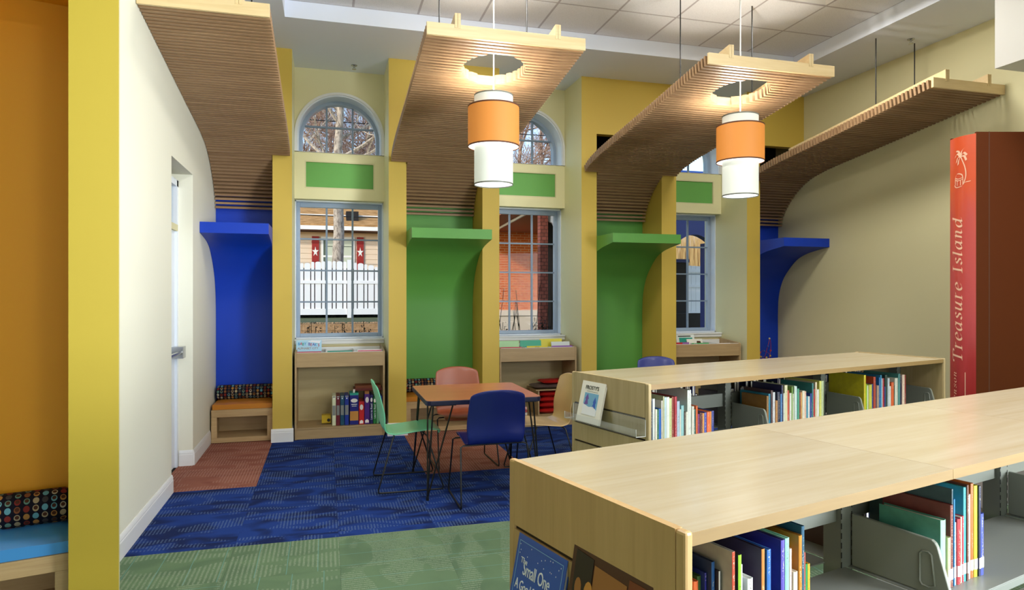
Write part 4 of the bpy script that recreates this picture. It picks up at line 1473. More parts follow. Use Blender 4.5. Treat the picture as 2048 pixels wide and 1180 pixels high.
def colour_name(hx):
    r, g, b_ = [int(hx[i:i + 2], 16) / 255 for i in (0, 2, 4)]
    mx, mn = max(r, g, b_), min(r, g, b_)
    sat = 0 if mx == 0 else (mx - mn) / mx
    if mx < .2:
        return 'black'
    if sat < .16:
        return 'white' if mx > .8 else 'grey'
    import colorsys
    h, s, v_ = colorsys.rgb_to_hsv(r, g, b_)
    h *= 360
    if sat < .3 and v_ > .7:
        return 'cream' if 20 < h < 75 else 'pale green' if h < 170 else 'pale blue' if h < 260 else 'pale pink'
    if h < 14 or h > 345:
        return 'red' if v_ > .55 else 'maroon'
    if h < 45:
        return ('brown' if v_ < .6 else 'orange' if s > .6 else 'tan')
    if h < 70:
        return 'yellow' if v_ > .6 else 'olive'
    if h < 165:
        return 'green' if v_ > .45 else 'dark green'
    if h < 200:
        return 'teal'
    if h < 262:
        return 'blue' if v_ > .5 else 'navy'
    return 'purple'


def shelf_book(bx, th, h, colr, spine, by, label, group, sticker, rnd):
    t = thing('shelf_book', label, 'book', BK(bx, by + rnd.uniform(0, .007), .7155), TURN, group)
    dep = min(.27, h * rnd.uniform(.78, .98))
    th = th - .0008
    bt = min(.0022, th * .2)
    b_ = B().box(0, bt, 0, dep, 0, h).box(th - bt, th, 0, dep, 0, h)
    # rounded spine
    n = 6
    arc = [(th * i / n, -.25 * th * sin(pi * i / n) * .5) for i in range(n + 1)]
    vs = [(x, y, 0) for x, y in arc] + [(x, y, h) for x, y in arc]
    b_.add(vs, [(i, i + 1, n + 2 + i, n + 1 + i) for i in range(n)])
    o = b_.build('cover', 'book_cloth', t)
    o.color = lin(colr)
    B().box(bt, th - bt, .002, dep - .004, .003, h - .004).build('pages', 'paper', t)
    if spine:
        b2 = B()
        vs = [(x, y - .0006, .0) for x, y in arc] + [(x, y - .0006, h) for x, y in arc]
        b2.add(vs, [(i, i + 1, n + 2 + i, n + 1 + i) for i in range(n)])
        o = b2.build('spine', 'book_cloth', t)
        o.color = lin(spine)
    if sticker and th > .006:
        b2 = B()
        vs = [(x, y - .0011, .022) for x, y in arc] + [(x, y - .0011, .052) for x, y in arc]
        b2.add(vs, [(i, i + 1, n + 2 + i, n + 1 + i) for i in range(n)])
        b2.build('call_label', 'white_card', t)


rnd = random.Random(3)
for rows, by, place, sticker in ((A1, 2.60, 'far bookcase left bay', 0), (A2, 2.60, 'far bookcase middle bay', 0), (A3, 2.60, 'far bookcase right bay', 0),
                                 (F1, .985, 'front bookcase left bay', 1), (F2, .985, 'front bookcase second bay', 1)):
    hs = sorted(r[2] for r in rows)
    for i, r in enumerate(rows):
        bx, th, h, c = r[:4]
        sp = r[4] if len(r) > 4 else None
        by_ = r[5] if len(r) > 5 else by
        cn = colour_name(sp or c)
        size = 'tall' if h > hs[int(len(hs) * .66)] else 'short' if h < hs[int(len(hs) * .33)] else 'medium'
        wd = 'slim' if th < .013 else 'thick' if th > .022 else ''
        lab = ' '.join(('%s %s %s-spined book, %s from left, %s' % (size, wd, cn, ORD[i], place)).split())
        shelf_book(bx, th, min(h, .312), c, sp, by_, lab, 'picture books, ' + place, sticker, rnd)

# books on the far side, glimpsed through the open steel frame
rnd = random.Random(11)
for case, x0, x1, by, n in (('far bookcase', 2.32, 2.95, 3.135, 22), ('far bookcase', 3.20, 3.75, 3.135, 18), ('far bookcase', 4.12, 4.6, 3.135, 16), ('front bookcase', 1.0, 1.5, 1.515, 15), ('front bookcase', 1.93, 2.45, 1.515, 15)):
    bays = {2.32: 'left bay', 3.20: 'middle bay', 4.12: 'right bay', 1.0: 'left bay', 1.93: 'second bay'}[x0]
    x = x0
    i = 0
    while x < x1:
        th = rnd.uniform(.012, .034)
        c = rnd.choice(['1c2450', '2a1a20', '20343a', '3a1c16', '141c2a', '2a3a8a', '44402e'])
        h = rnd.uniform(.2, .30)
        bx, by_ = x + th, by
        lab = '%s book, %s on far side of %s, %s' % (colour_name(c), ORD[i], case, bays)
        t = thing('shelf_book', lab, 'book', BK(x + th, by_, .7155), TURN + pi, 'books on the hidden side, %s %s' % (case, bays))
        o = B().box(0, .002, 0, .22, 0, h).box(th - .003, th - .001, 0, .22, 0, h).box(0, th - .001, 0, .002, 0, h).build('cover', 'book_cloth', t)
        o.color = lin(c)
        B().box(.002, th - .003, .002, .217, .003, h - .004).build('pages', 'paper', t)
        x += th
        i += 1


# clear acrylic ledges on the slatwall ends, with face-out books
def acrylic_ledge(lab, bx0, y0, y1, zg):
    t = thing('acrylic_ledge', lab, 'display ledge', BK(bx0, 0), TURN, 'clear acrylic ledges on the slatwall ends')
    w_ = .0028
    pr = [(0.004, zg + .002), (0.004, zg - .002), (-w_ * 1.2, zg - .002), (-w_ * 1.2, zg - .086), (-.062, zg - .082), (-.062, zg - .046), (-.062 - w_, zg - .046), (-.062 - w_, zg - .086), (-w_ * .2, zg - .0895), (-.0002, zg - .002 + .004), (0.004, zg + .004)]
    B().prism([(x, z) for x, z in pr], y0, y1, 'y').build('channel', 'acrylic', t)
    for y in (y0, y1):
        path = [(-.002, zg - .004), (-.002, zg - .086), (-.0635, zg - .084), (-.0635, zg - .046)]
        B().tube([(x, y, z) for x, z in path], .0022, 6).build('polished_edge', 'white_plastic', t, smooth=60)


acrylic_ledge('clear acrylic ledge on the end panel of the far bookcase', 2.249, 2.556, 3.176, .898)
acrylic_ledge('clear acrylic ledge on the end panel of the front bookcase', .902, .94, 1.56, .70)
RF = TURN - pi / 2
x0, y0, _ = BK(2.249 - .058, 2.972)
t = face_book('white winter picture book with a framed picture on the far bookcase ledge', (x0, y0, .8175), RF, .208, .226, .235, 'e4e8e2', .012)
[c_ for c_ in t.children if c_.name.startswith('cover')][0].data.materials[0] = M['white_card']
text_part('title', "FROSTY'S", .030, 'ink_black', t, (-.006, -.0012, .182), (pi / 2, 0, 0), align='CENTER', spacing=.95, sx=1.0)
patch(t, 'subtitle_line', [(-.05, .170), (.05, .170), (.05, .172), (-.05, .172)], 'steel_shelf')
patch(t, 'picture_frame', [(-.063, .042), (.061, .042), (.061, .162), (-.063, .162)], 'winter_sky')
patch(t, 'snow_mound', [(-.063, .042), (.061, .042), (.061, .075), (.03, .092), (-.01, .086), (-.063, .10)], 'snow_white', -.0013)
patch(t, 'violet_tree', [(-.055, .095), (-.02, .10), (-.028, .125), (-.02, .13), (-.034, .158), (-.052, .13), (-.044, .125)], 'winter_violet', -.0013)
patch(t, 'violet_tree', [(.02, .088), (.05, .082), (.045, .11), (.05, .115), (.037, .145), (.022, .115), (.028, .11)], 'cobalt', -.0013)
x0, y0, _ = BK(.902 - .056, 1.408)
t = face_book('deep blue starry picture book on the front bookcase ledge', (x0, y0, .6195), RF, .222, .278, .2, '1d46b0', .011)
[c_ for c_ in t.children if c_.name.startswith('cover')][0].data.materials[0] = M['cobalt']
text_part('title', 'The', .020, 'ink_white', t, (-.082, -.0012, .212), (pi / 2, 0, 0))
text_part('title', 'Small One', .046, 'ink_white', t, (-.066, -.0012, .186), (pi / 2, 0, 0), spacing=.95, sx=.68)
text_part('subtitle', 'A Good Samaritan', .036, 'ink_white', t, (-.092, -.0012, .146), (pi / 2, 0, 0), spacing=.95, sx=.66)
for a, b_ in (((-.1, .262), (.1, .2632)), ((-.1, .02), (.1, .0212))):
    patch(t, 'border_line', [(a[0], a[1]), (b_[0], a[1]), (b_[0], b_[1]), (a[0], b_[1])], 'sky_patch')
for sx in (-.1, .099):
    patch(t, 'border_line', [(sx, .02), (sx + .0012, .02), (sx + .0012, .262), (sx, .262)], 'sky_patch')
rs = random.Random(5)
for i in range(16):
    x, z = rs.uniform(-.095, .095), rs.uniform(.225, .258)
    patch(t, 'star', ell(x, z, .0012, .0016, 6), 'snow_white')
x0, y0, _ = BK(.902 - .054, 1.138)
t = face_book('dark brown illustrated picture book beside the blue one on the front ledge', (x0, y0, .6195), RF, .268, .338, .17, '4a2418', .014)
[c_ for c_ in t.children if c_.name.startswith('cover')][0].data.materials[0] = M['art_brown']
patch(t, 'picture_panel', [(-.12, .02), (-.055, .02), (-.055, .315), (-.12, .32)], 'art_dark')
patch(t, 'picture_panel', [(-.05, .02), (.06, .02), (.06, .30), (-.05, .305)], 'art_tan')
patch(t, 'picture_panel', [(.065, .02), (.125, .02), (.125, .315), (.065, .315)], 'kit_7a3a18')
patch(t, 'warm_glow', ell(-.062, .235, .016, .03), 'art_gold', -.0013)
patch(t, 'warm_glow', ell(-.10, .24, .012, .022), 'art_tan', -.0013)

# ================================================================== GIANT BOOK
GX, GY = 4.78, 3.961
gb = thing('giant_book', 'giant upright red book pillar with gold title on its rounded spine, at right', 'display book', (GX, GY, 0), -YAW)
GH = 2.765
NS = 16


def spine_pt(s, off=0.0):
    bx_, by_ = -.042 * s, .238 * s
    bul = .030 * sin(pi * s)
    nx, ny = -.985, -.174
    return (bx_ + nx * (bul + off), by_ + ny * (bul + off))


m = Mat('spine_red_sheen', None, .3, .5, coat=.3)
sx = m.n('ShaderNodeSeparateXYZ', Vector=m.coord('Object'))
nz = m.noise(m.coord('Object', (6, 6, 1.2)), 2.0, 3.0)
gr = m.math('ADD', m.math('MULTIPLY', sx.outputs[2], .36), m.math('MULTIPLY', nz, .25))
m.base(m.ramp(gr, [(.3, '96201e'), (.6, 'be4248'), (.85, 'c64c46'), (1.05, 'd6542e')]))  # pinkish sheen of a window reflection painted into the red
M['spine_red_sheen'] = m.m
b_ = B()
rows = []
for zz in (0.0, GH - .012):
    rows.append([(spine_pt(i / NS)[0], spine_pt(i / NS)[1], zz) for i in range(NS + 1)])
b_.grid(rows, flip=True)
b_.add([(p[0], p[1], GH - .012) for p in rows[1]], [tuple(range(NS + 1))])
b_.build('spine', 'spine_red_sheen', gb, smooth=50)
B().box(0, 1.1, 0, .018, 0, GH).build('front_cover', 'terracotta_cover', gb, bevel=.003)
B().box(-.042, 1.1, .222, .24, 0, GH).build('back_cover', 'terracotta_cover', gb, bevel=.003)
B().box(.0, 1.06, .018, .222, 0, GH - .02).build('page_block', 'paper', gb)
B().box(.095, .105, -.001, .0, 0, GH).build('hinge_groove', 'soffit_brown', gb)

GL = {
    'T': (.84, [[(.06, .78), (.08, .95), (.78, .95), (.80, .78)], [(.43, .95), (.43, .02)], [(.26, .01), (.60, .01)]]),
    'r': (.48, [[(.0, .61), (.14, .65), (.13, .02)], [(.0, .01), (.27, .01)], [(.13, .42), (.24, .6), (.42, .6)]]),
    'e': (.58, [[(.10, .34), (.50, .40), (.46, .58), (.3, .65), (.12, .5), (.07, .28), (.14, .08), (.3, .01), (.52, .14)]]),
    'a': (.68, [[(.5, .55), (.33, .65), (.14, .52), (.06, .28), (.12, .06), (.26, .02), (.46, .24)], [(.54, .65), (.48, .12), (.56, .01), (.68, .08)]]),
    's': (.50, [[(.44, .54), (.3, .65), (.12, .54), (.2, .38), (.38, .26), (.41, .1), (.22, .01), (.04, .12)]]),
    'u': (.68, [[(.0, .6), (.13, .64), (.09, .16), (.2, .01), (.36, .1), (.48, .34)], [(.53, .65), (.47, .12), (.56, .01), (.68, .08)]]),
    'I': (.46, [[(.22, .95), (.22, .03)], [(.05, .96), (.40, .96)], [(.05, .01), (.40, .01)]]),
    'l': (.32, [[(.02, .93), (.16, .97), (.10, .12), (.18, .01), (.3, .08)]]),
    'n': (.64, [[(.0, .6), (.13, .65), (.10, .02)], [(.11, .4), (.27, .62), (.43, .6), (.44, .4), (.40, .12), (.5, .01), (.62, .08)]]),
    'd': (.68, [[(.5, .55), (.33, .65), (.14, .52), (.06, .28), (.12, .06), (.26, .02), (.46, .24)], [(.46, .94), (.58, .98), (.48, .12), (.56, .01), (.68, .08)]]),
    'S': (.62, [[(.56, .78), (.4, .96), (.16, .86), (.18, .62), (.46, .42), (.48, .16), (.28, .01), (.05, .14)]]),
    't': (.36, [[(.16, .82), (.10, .12), (.18, .01), (.34, .1)], [(.0, .62), (.34, .64)]]),
    'v': (.50, [[(.0, .62), (.12, .62), (.2, .04), (.42, .4), (.44, .64)]]),
    'o': (.58, [[(.3, .65), (.1, .5), (.06, .25), (.22, .01), (.42, .12), (.5, .38), (.42, .58), (.3, .65)]]),
    ' ': (.42, []),
}
NIB = (.045, .075)     # nib vector: thick stems, thin cross strokes


def nib_strokes(strokes, nib, place, bld, smooth=True):
    for st in strokes:
        pts = catmull(st, 5) if (smooth and len(st) > 2) else [Vector(st[0]).lerp(Vector(st[-1]), i / 4) for i in range(5)] if len(st) == 2 else [Vector(p) for p in st]
        L_ = [place(p[0] - nib[0], p[1] - nib[1]) for p in pts]
        R_ = [place(p[0] + nib[0], p[1] + nib[1]) for p in pts]
        n = len(pts)
        bld.add(L_ + R_, [(i, i + 1, n + i + 1, n + i) for i in range(n - 1)])


def spine_word(word, z0, z1, s_base, s_cap, nib, name):
    adv = [GL[c][0] + .13 for c in word]
    sc = (z1 - z0) / sum(adv)
    x = 0
    bl = B()
    for c, a in zip(word, adv):
        def place(u, v_, x=x):
            s = s_base + (s_cap - s_base) * v_
            X, Y = spine_pt(s, .0015)
            return (X, Y, z0 + (x + u + .16 * v_) * sc)
        nib_strokes(GL[c][1], nib, place, bl)
        x += a
    return bl.build(name, 'ink_pale', gb)


spine_word('Treasure Island', .985, 2.13, .40, .82, (.068, .028), 'title')
spine_word('Stevenson', .52, .925, .62, .80, (.05, .02), 'author')


def sp_place(cz, s0, k):
    def f_(u, v_):      # u: to the viewer's right, v_: up
        X, Y = spine_pt(s0 - u * k, .0015)
        return (X, Y, cz + v_)
    return f_


bl = B()
pl = sp_place(2.36, .5, 4.2)
nib_strokes([[(.035, .02), (.052, .08), (.045, .15), (.012, .235)]], (.004, .001), pl, bl)
nib_strokes([[(.012, .235), (-.02, .262), (-.045, .235)], [(.012, .235), (-.012, .235), (-.03, .195)], [(.012, .235), (-.005, .21), (-.012, .175)], [(.012, .235), (.035, .262), (.06, .24)],
             [(.012, .235), (.04, .235), (.055, .20)], [(.012, .235), (.02, .275), (.038, .295)], [(.012, .235), (-.005, .275), (-.03, .285)]], (.0065, .005), pl, bl)
nib_strokes([[(-.05, .02), (-.03, -.0), (.02, .005), (.045, .03), (.085, .035)], [(-.04, .02), (-.042, .075)], [(-.042, .075), (-.02, .105), (.02, .095), (.03, .07)], [(.03, .07), (.03, .015)], [(-.042, .06), (-.01, .05), (.03, .058)],
             [(-.042, .075), (-.01, .064), (.03, .07)], [(-.02, .053), (-.02, .012)], [(.01, .053), (.01, .012)]], (.003, .003), pl, bl)
bl.build('palm_and_chest_emblem', 'ink_pale', gb)
bl = B()
pl = sp_place(.70, .30, 4.0)
nib_strokes([[(.0, -.12), (.0, .22)], [(-.006, .02), (.006, .02)]], (.003, .001), pl, bl)
bl.build('underline_rule', 'ink_pale', gb)

# ================================================================== OUTSIDE
structure('ground', B().box(-60, 70, OUT + .31, 120, -.1, .25), 'lawn')
t = thing('raised_lawn', 'raised strip of dark lawn behind the block garden wall', 'lawn', (0, 16.2, .25))
B().box(-14, 3.2, .02, 40, 0, .62).build('turf', 'lawn', t)

# block garden wall
gw = thing('block_garden_wall', 'low tan block garden wall below the white fence', 'garden wall', (0, 15.9, .25))
rows_ = []
bl_me = B().box(-.218, .218, 0, .24, 0, .146).build('block', 'garden_block', gw, bevel=None).data
first = gw.children[0]
k = 0
for r in range(4):
    for i in range(16):
        x = -3.6 + i * .44 + (.22 if r % 2 else 0)
        o = first if k == 0 else put('block', bl_me, gw)
        o.location = (x, .01 * (3 - r) * -1 + random.uniform(-.006, .006), r * .152)
        k += 1
b_ = B()
for i in range(900):
    x, y = random.uniform(-3.7, 3.3), random.uniform(.03, .21)
    s = random.uniform(.012, .03)
    z = .615
    b_.add([(x - s, y, z), (x, y - s, z), (x + s, y, z), (x, y + s, z), (x, y, z + s)], [(0, 1, 4), (1, 2, 4), (2, 3, 4), (3, 0, 4)])
o = b_.build('gravel_cap', 'garden_block', gw)
o['kind'] = 'stuff'

# white picket fence: alternating wide and narrow pickets on rails
FY = 19.6
ft = thing('picket_fence', 'tall white picket fence seen through the leftmost window', 'fence', (0, FY, .86))
x = -3.2
mesh_cache = {}
i = 0
while x < 3.4:
    w_ = .158 if i % 2 == 0 else .082
    d = abs(x - .18)
    dip = min(.16, .10 * d * d) if d < 1.1 else .16 - .05 * sin((d - 1.1) * 1.2)
    h_ = round(1.62 - dip, 2)
    if not (-.10 < x + w_ / 2 - .65 < .10):
        key = (w_, h_)
        if key not in mesh_cache:
            top = [(w_ / 2 * cos(pi * q / 6), h_ - w_ * .28 + w_ * .28 * sin(pi * q / 6)) for q in range(7)]
            o = B().prism([(-w_ / 2, .12), (w_ / 2, .12)] + top, -.012, .012, 'y').build('picket', 'fence_white', ft)
            mesh_cache[key] = o.data
        else:
            o = put('picket', mesh_cache[key], ft)
        o.location = (x + w_ / 2, 0, 0)
    x += w_ + .026
    i += 1
for z0, z1 in ((.10, .27), (.98, 1.07)):
    for xa, xb in ((-3.2, .59), (.71, 3.4)):
        B().box(xa, xb, -.03, -.0125, z0, z1).build('rail', 'fence_white', ft)
B().box(.595, .705, -.06, .06, 0, 1.66).build('post', 'fence_white', ft)
B().box(-3.3, -3.18, -.06, .06, 0, 1.75).build('post', 'fence_white', ft)

t = thing('dark_fence_backing', 'added dark hedge right behind the white fence, glimpsed between its pickets', 'backing', (0, FY + .35, .86))  # added leafy backing, so the gaps between pickets come out dark
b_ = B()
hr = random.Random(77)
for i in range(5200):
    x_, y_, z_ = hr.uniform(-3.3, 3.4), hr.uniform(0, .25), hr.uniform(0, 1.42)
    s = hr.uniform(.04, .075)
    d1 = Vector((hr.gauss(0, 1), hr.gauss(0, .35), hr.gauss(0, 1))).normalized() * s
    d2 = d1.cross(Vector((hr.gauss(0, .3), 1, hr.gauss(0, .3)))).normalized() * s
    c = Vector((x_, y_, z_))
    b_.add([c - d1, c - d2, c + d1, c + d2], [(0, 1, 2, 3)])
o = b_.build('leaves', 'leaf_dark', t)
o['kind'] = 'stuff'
B().box(-3.3, 3.4, .10, .22, 0, 1.38).build('backing_core', 'leaf_dark', t)

# house behind the fence
HY = 26.5
hs = thing('neighbour_house', 'cream sided house with brown roof and red shutters beyond the fence', 'house', (0, HY, .5))
B().box(-7, 8, .06, 5, 0, 3.62).build('wall_body', 'siding', hs)
for r in range(17):
    B().prism([(-.0, r * .2), (-.022, r * .2), (-.004, (r + 1) * .2), (.06, (r + 1) * .2), (.06, r * .2)], -7, 8, 'x').build('clapboard', 'siding', hs)
B().box(-7.3, 8.3, -.62, .1, 3.42, 3.47).build('soffit', 'soffit_brown', hs)
B().box(-7.3, 8.3, -.66, -.60, 3.45, 3.60).build('gutter', 'gutter_white', hs)
B().prism([(-.66, 3.60), (-.66, 3.66), (4.2, 5.75), (4.2, 5.6)], -7.3, 8.3, 'x').build('roof', 'shingle_roof', hs)
B().box(-7.3, 8.3, .36, .43, 4.10, 4.14).build('snow_guard', 'gutter_white', hs)
wnd = B().box(-.62, .62, -.06, .0, 1.2, 3.24).build('window', 'gutter_white', hs)
for xa, xb in ((-.54, -.03), (.03, .54)):
    B().box(xa, xb, -.066, -.06, 1.28, 3.16).build('glass', 'far_glass', wnd)
    B().box(xa + .08, xb - .02, -.070, -.066, 1.80, 3.10).build('blind', 'blind_pale', wnd)
    B().box(xa, xb, -.076, -.07, 2.46, 2.53).build('sash_bar', 'gutter_white', wnd)
    B().box(xa, xb, -.076, -.07, 2.86, 2.885).build('sash_bar', 'far_glass', wnd)
for xa in (-.96, .70):
    sh = B().box(xa, xa + .26, -.07, -.03, 1.15, 3.25).build('shutter', 'shutter_red', hs)
    B().box(xa - .01, xa + .27, -.085, -.07, 3.0, 3.04).build('batten', 'shutter_red', sh)
    cx_, cz_ = xa + .13, 2.66
    star = []
    for q in range(10):
        r_ = .20 if q % 2 == 0 else .075
        star.append((cx_ + r_ * .62 * sin(2 * pi * q / 10), cz_ + r_ * cos(2 * pi * q / 10)))
    B().prism(star, -.08, -.0705, 'y').build('star', 'gutter_white', sh)
B().box(.30, .76, -.2, .6, 3.70, 4.22).build('tree_shadow_box', 'dark_porch', hs)  # dark box standing in for the tree's shadow on the roof
hs.location = (.46, HY, .5)
for i in range(0):
    pass


# trees ---------------------------------------------------------------
def tree_mesh(seed, height, r0, levels, spread, lean=(0, 0), up=.25, kids=(3, 5), low=.28):
    """returns (trunk builder, branch builder): a bare branching tree"""
    rnd = random.Random(seed)
    trunk, br = B(), B()
    n = 10
    pts = [Vector((lean[0] * (i / n) ** 1.3 + .04 * sin(i * 1.3 + seed), lean[1] * i / n + .04 * cos(i * 1.7), height * .8 * i / n)) for i in range(n + 1)]
    trunk.tube(pts, [r0 * (1 - .62 * i / n) for i in range(n + 1)], 10)

    def grow(p, d, L_, r, lv):
        seg = 3 if lv < 2 else 2
        q = [p]
        dd = d.copy()
        for _ in range(seg):
            dd = (dd + Vector((rnd.gauss(0, .16), rnd.gauss(0, .16), rnd.gauss(.02, .12)))).normalized()
            q.append(q[-1] + dd * L_ / seg)
        br.tube(q, [r * (1 - .45 * i / seg) for i in range(seg + 1)], 5 if lv < 2 else 3, cap=False)
        if lv >= levels:
            return
        for _ in range(rnd.randint(*kids)):
            a = q[0].lerp(q[-1], rnd.uniform(.25, 1.0))
            k_ = min(int(rnd.uniform(.3, 1.0) * seg), seg - 1)
            a = q[k_].lerp(q[k_ + 1], rnd.random())
            nd = (dd + Vector((rnd.gauss(0, spread), rnd.gauss(0, spread), rnd.gauss(up, spread * .6)))).normalized()
            grow(a, nd, L_ * rnd.uniform(.5, .75), r * .55, lv + 1)
    for i in range(14):
        f_ = rnd.uniform(low, 1.0)
        k_ = min(int(f_ * n), n - 1)
        p = pts[k_].lerp(pts[k_ + 1], f_ * n - k_)
        a = rnd.uniform(0, 2 * pi)
        d = Vector((cos(a), sin(a), rnd.uniform(.1, .9))).normalized()
        grow(p, d, height * rnd.uniform(.22, .36) * (1.2 - f_ * .5), r0 * .42 * (1.15 - f_ * .7), 1)
    return trunk, br


def tree(label, seed, loc, height, r0, levels, spread, lean, mat_t, mat_b, group=None, **kw):
    t = thing('bare_tree', label, 'tree', loc, 0, group)
    a, b_ = tree_mesh(seed, height, r0, levels, spread, lean, **kw)
    a.build('trunk', mat_t, t, smooth=60)
    o = b_.build('branches', mat_b, t)
    o['kind'] = 'stuff'
    return t


tree('pale barked bare tree rising behind the white fence, nearest of the trees', 4, (.34, 21.6, .86), 11.0, .21, 4, .55, (.12, .2), 'pale_bark', 'pale_bark', low=.52)
# leftmost window's woods
protos = [tree('bare grey-brown tree in the woods far beyond the house, left of the pale tree', 21, (-3.2, 44, .3), 17, .24, 5, .5, (.5, 0), 'twig_bark', 'twig_bark', 'bare trees in the woods', kids=(4, 5)),
          tree('bare grey-brown tree in the woods far beyond the house, right of the pale tree', 33, (3.0, 46, .3), 18, .22, 5, .5, (-.4, 0), 'twig_bark', 'twig_bark', 'bare trees in the woods', kids=(4, 5))]
for lab, x, y, rz, k in (('bare tree in the woods at the left edge of the left arched window', -6.2, 50, 1.0, 1), ('bare tree in the woods right behind the pale tree', .6, 49, 2.2, 0),
                         ('bare tree in the woods at the left of the middle arched window', 12.6, 44, .6, 0), ('bare tree in the woods at the middle of the middle arched window', 15.6, 48, 4.1, 1),
                         ('bare tree in the woods at the right of the middle arched window', 18.2, 46, 3.0, 0), ('bare tree in the woods seen past the right edge of the left arched window', 5.6, 50, 5.1, 0)):
    dup(protos[k], (x, y, .3), rz, lab)


# power lines
for lab, z0_ in (('upper black utility cable crossing behind the arched windows', 7.9), ('lower black utility cable crossing before the house roof', 4.55)):
    pts = [(-14 + i * 2.4, 24.5, z0_ - .25 * sin(pi * i / 15)) for i in range(16)]
    tag(B().tube(pts, .018, 5).build('utility_cable', 'cable', None), lab, 'cable', 'utility cables')

# porch and brick wing seen through the middle window
t = thing('brick_wing', 'sunlit orange brick wing with stone base seen through the middle window', 'building', (5.6, 20.0, .25))
B().box(-2.4, 2.0, 0, .4, .80, 4.2).build('brick_wall', 'orange_brick', t)
B().box(-2.45, 2.0, -.06, .4, 0, .62).build('stone_base', 'stone_base', t)
B().box(-2.47, 2.0, -.10, .4, .63, .80).build('stone_cap', 'stone_base', t)
B().box(-1.5, 2.0, -7.6, .3, 3.22, 3.42).build('porch_roof', 'porch_ceiling', t)
B().box(-1.5, 2.0, -7.62, -7.35, 2.95, 3.22).build('porch_beam', 'porch_ceiling', t)
B().tube([(-.75, -.3, 3.17), (-1.15, -5.9, 3.17)], .035, 6).build('conduit', 'gutter_white', t)
B().box(-.28, 1.0, -4.1, -3.8, 0, 3.22).build('porch_shade_box', 'dark_porch', t)  # dark box added for the black shade deep in the porch
t = thing('brick_column', 'slim brick porch column seen through the middle window', 'column', (4.345, 13.2, .25))
B().box(-.085, .085, -.085, .085, 0.12, 3.1).build('shaft', 'column_brick', t)
B().box(-.13, .13, -.13, .13, 0, .12).build('plinth', 'stone_base', t)
t = thing('scroll_bracket', 'pale scroll bracket beside the brick column under the porch', 'bracket', (4.50, 13.2, 2.55))
sc_ = catmull([(-.06, .62), (-.02, .5), (.05, .46), (.10, .34), (.12, .18), (.26, .06), (.40, .0)], 4)
B().prism([(p.x, p.y) for p in sc_] + [(.40, .62)], -.03, .03, 'y').build('scroll', 'vinyl_light', t)

# shaded porch seen through the right window
t = thing('shaded_porch', 'deep blue shaded porch with an arched beam seen through the right window', 'porch', (6.9, 12.0, .2))
arc = [(-.36 + 1.16 * i / 16, 2.20 + .33 * sin(pi * i / 16)) for i in range(17)]
B().prism([(-1.2, 3.6), (-1.2, 2.20)] + arc + [(1.6, 2.20), (1.6, 3.6)], -.1, .1, 'y').build('arched_beam', 'porch_fascia', t)
B().box(-1.3, 1.9, -.1, 3.2, 3.6, 3.8).build('porch_roof', 'roof_blue', t)
B().box(-.95, .63, .9, 1.1, 0, 2.02).build('dark_half_wall', 'dark_porch', t)
B().box(-1.0, .66, .86, 1.14, 2.02, 2.09).build('rail_cap', 'porch_fascia', t)
B().box(.46, .60, -.1, .1, 0, 2.36).build('porch_post', 'porch_fascia', t)
B().box(-1.2, 1.6, .6, .8, 0, .93).build('deck_front', 'dark_porch', t)
t = thing('board_fence', 'white board fence in blue shade seen through the right window', 'fence', (8.55, 14.3, .2))
for i in range(14):
    o = B().box(-.0585, .0585, -.01, .01, .8, 2.06 - .006 * i).build('board', 'fence_white', t)
    o.location = (-.9 + i * .123, 0, 0)
for z0_ in (.86, 1.50, 1.86):
    B().box(-.97, .78, -.028, -.0105, z0_, z0_ + .07).build('rail', 'fence_white', t)
t = thing('far_blue_roof', 'blue metal roof glimpsed through the right arched window', 'roof', (13.5, 24.0, .35))
for i in range(9):
    B().prism([(i * .5, 5.0 + i * .22), (i * .5, 5.06 + i * .22), (i * .5 + .49, 5.27 + i * .22), (i * .5 + .49, 5.21 + i * .22)], -4, 4.5, 'x').build('roof_course', 'roof_blue', t)
B().box(-3.8, 4.3, .3, 4, .2, 5.0).build('wall_body', 'siding', t)
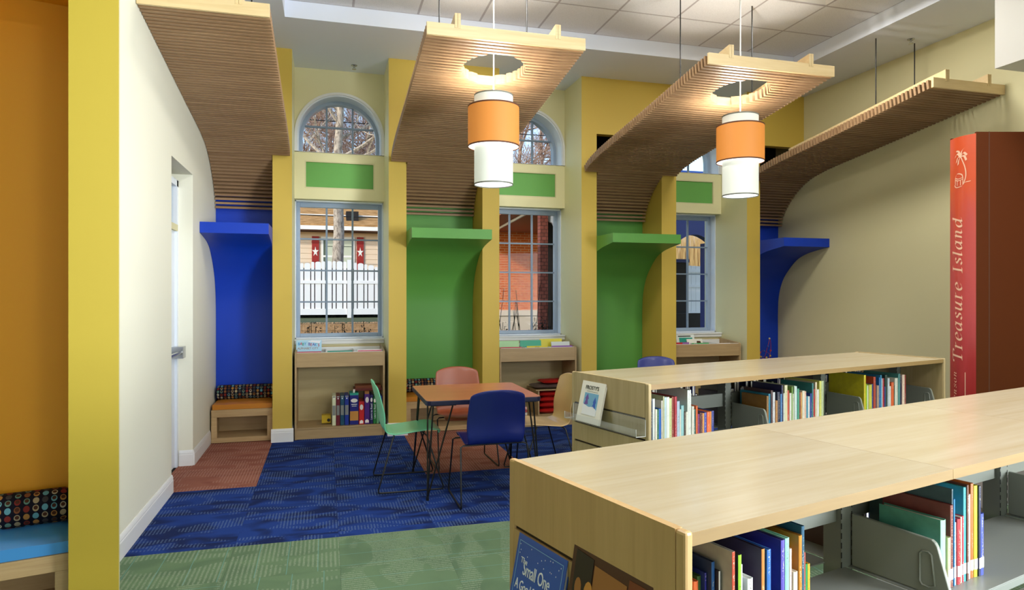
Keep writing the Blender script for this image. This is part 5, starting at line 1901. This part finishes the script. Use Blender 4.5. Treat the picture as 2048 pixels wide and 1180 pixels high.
# dry reeds beyond the porch
b_ = B()
rr = random.Random(8)
for i in range(2600):
    x, y = rr.uniform(-2.2, 2.6), rr.uniform(0, 1.6)
    h_ = rr.uniform(2.2, 4.3)
    dx_, dy_ = rr.gauss(0, .16), rr.gauss(0, .1)
    w_ = rr.uniform(.008, .018)
    b_.add([(x - w_, y, 0), (x + w_, y, 0), (x + dx_ * .5 + w_, y + dy_ * .5, h_ * .6), (x + dx_ * .5 - w_, y + dy_ * .5, h_ * .6), (x + dx_, y + dy_, h_)], [(0, 1, 2, 3), (3, 2, 4)])
o = b_.build('dry_reeds', 'dry_grass', None, loc=(12.2, 20.5, .2))
tag(o, 'sunlit stand of dry tan reeds beyond the shaded porch', 'reeds', kind='stuff')


# dark shrubs right outside the sills
def shrub(label, x, y, w_, h_, n, seed, stems=0):
    t = thing('window_shrub', label, 'shrub', (x, y, .25), 0, 'dark shrubs outside the window sills')
    rnd = random.Random(seed)
    b_, s_ = B(), B()
    for i in range(n):
        a = rnd.uniform(-1, 1)
        px_, py_ = a * w_ / 2, rnd.uniform(-.12, .12)
        pz = h_ * (1 - .55 * a * a) * rnd.uniform(.35, 1.0) ** .7
        if i % 3 == 0:
            s_.tube([(px_ * .5, py_ * .3, 0), (px_ * .8, py_ * .7, pz * .6), (px_, py_, pz)], .004, 3, cap=False)
        for q in range(5):
            c = Vector((px_ + rnd.gauss(0, .02), py_ + rnd.gauss(0, .02), pz - rnd.uniform(0, .08)))
            d = Vector((rnd.gauss(0, 1), rnd.gauss(0, 1), rnd.gauss(.2, .6))).normalized()
            sd = d.cross(Vector((0, 0, 1)))
            sd = sd.normalized() if sd.length > .01 else Vector((1, 0, 0))
            L_ = rnd.uniform(.02, .045)
            b_.add([c, c + d * L_ * .5 + sd * L_ * .3, c + d * L_, c + d * L_ * .5 - sd * L_ * .3], [(0, 1, 2, 3)])
    for i in range(stems):
        a = rnd.uniform(-1, 1) * w_ / 2
        s_.tube([(a, 0, .4), (a + rnd.gauss(0, .02), 0, h_ * .8), (a + rnd.gauss(0, .04), 0, h_ * rnd.uniform(1.05, 1.5))], .005, 3, cap=False)
    o = b_.build('leaves', 'leaf_dark', t)
    o['kind'] = 'stuff'
    s_.build('stems', 'leaf_dark', t)


shrub('dark shrub outside the left window, at its left', -.16, 9.2, .40, .95, 90, 1)
shrub('dark shrub outside the left window, at its middle', .18, 9.25, .36, .96, 80, 2)
shrub('dark shrub outside the left window, at its right', .52, 9.2, .42, .94, 100, 3)
shrub('tall-stemmed dark shrub outside the middle window, at its left', 2.42, 9.2, .55, .93, 80, 4, 16)
shrub('dark shrub outside the middle window, at its right', 2.98, 9.2, .55, .98, 120, 5, 4)
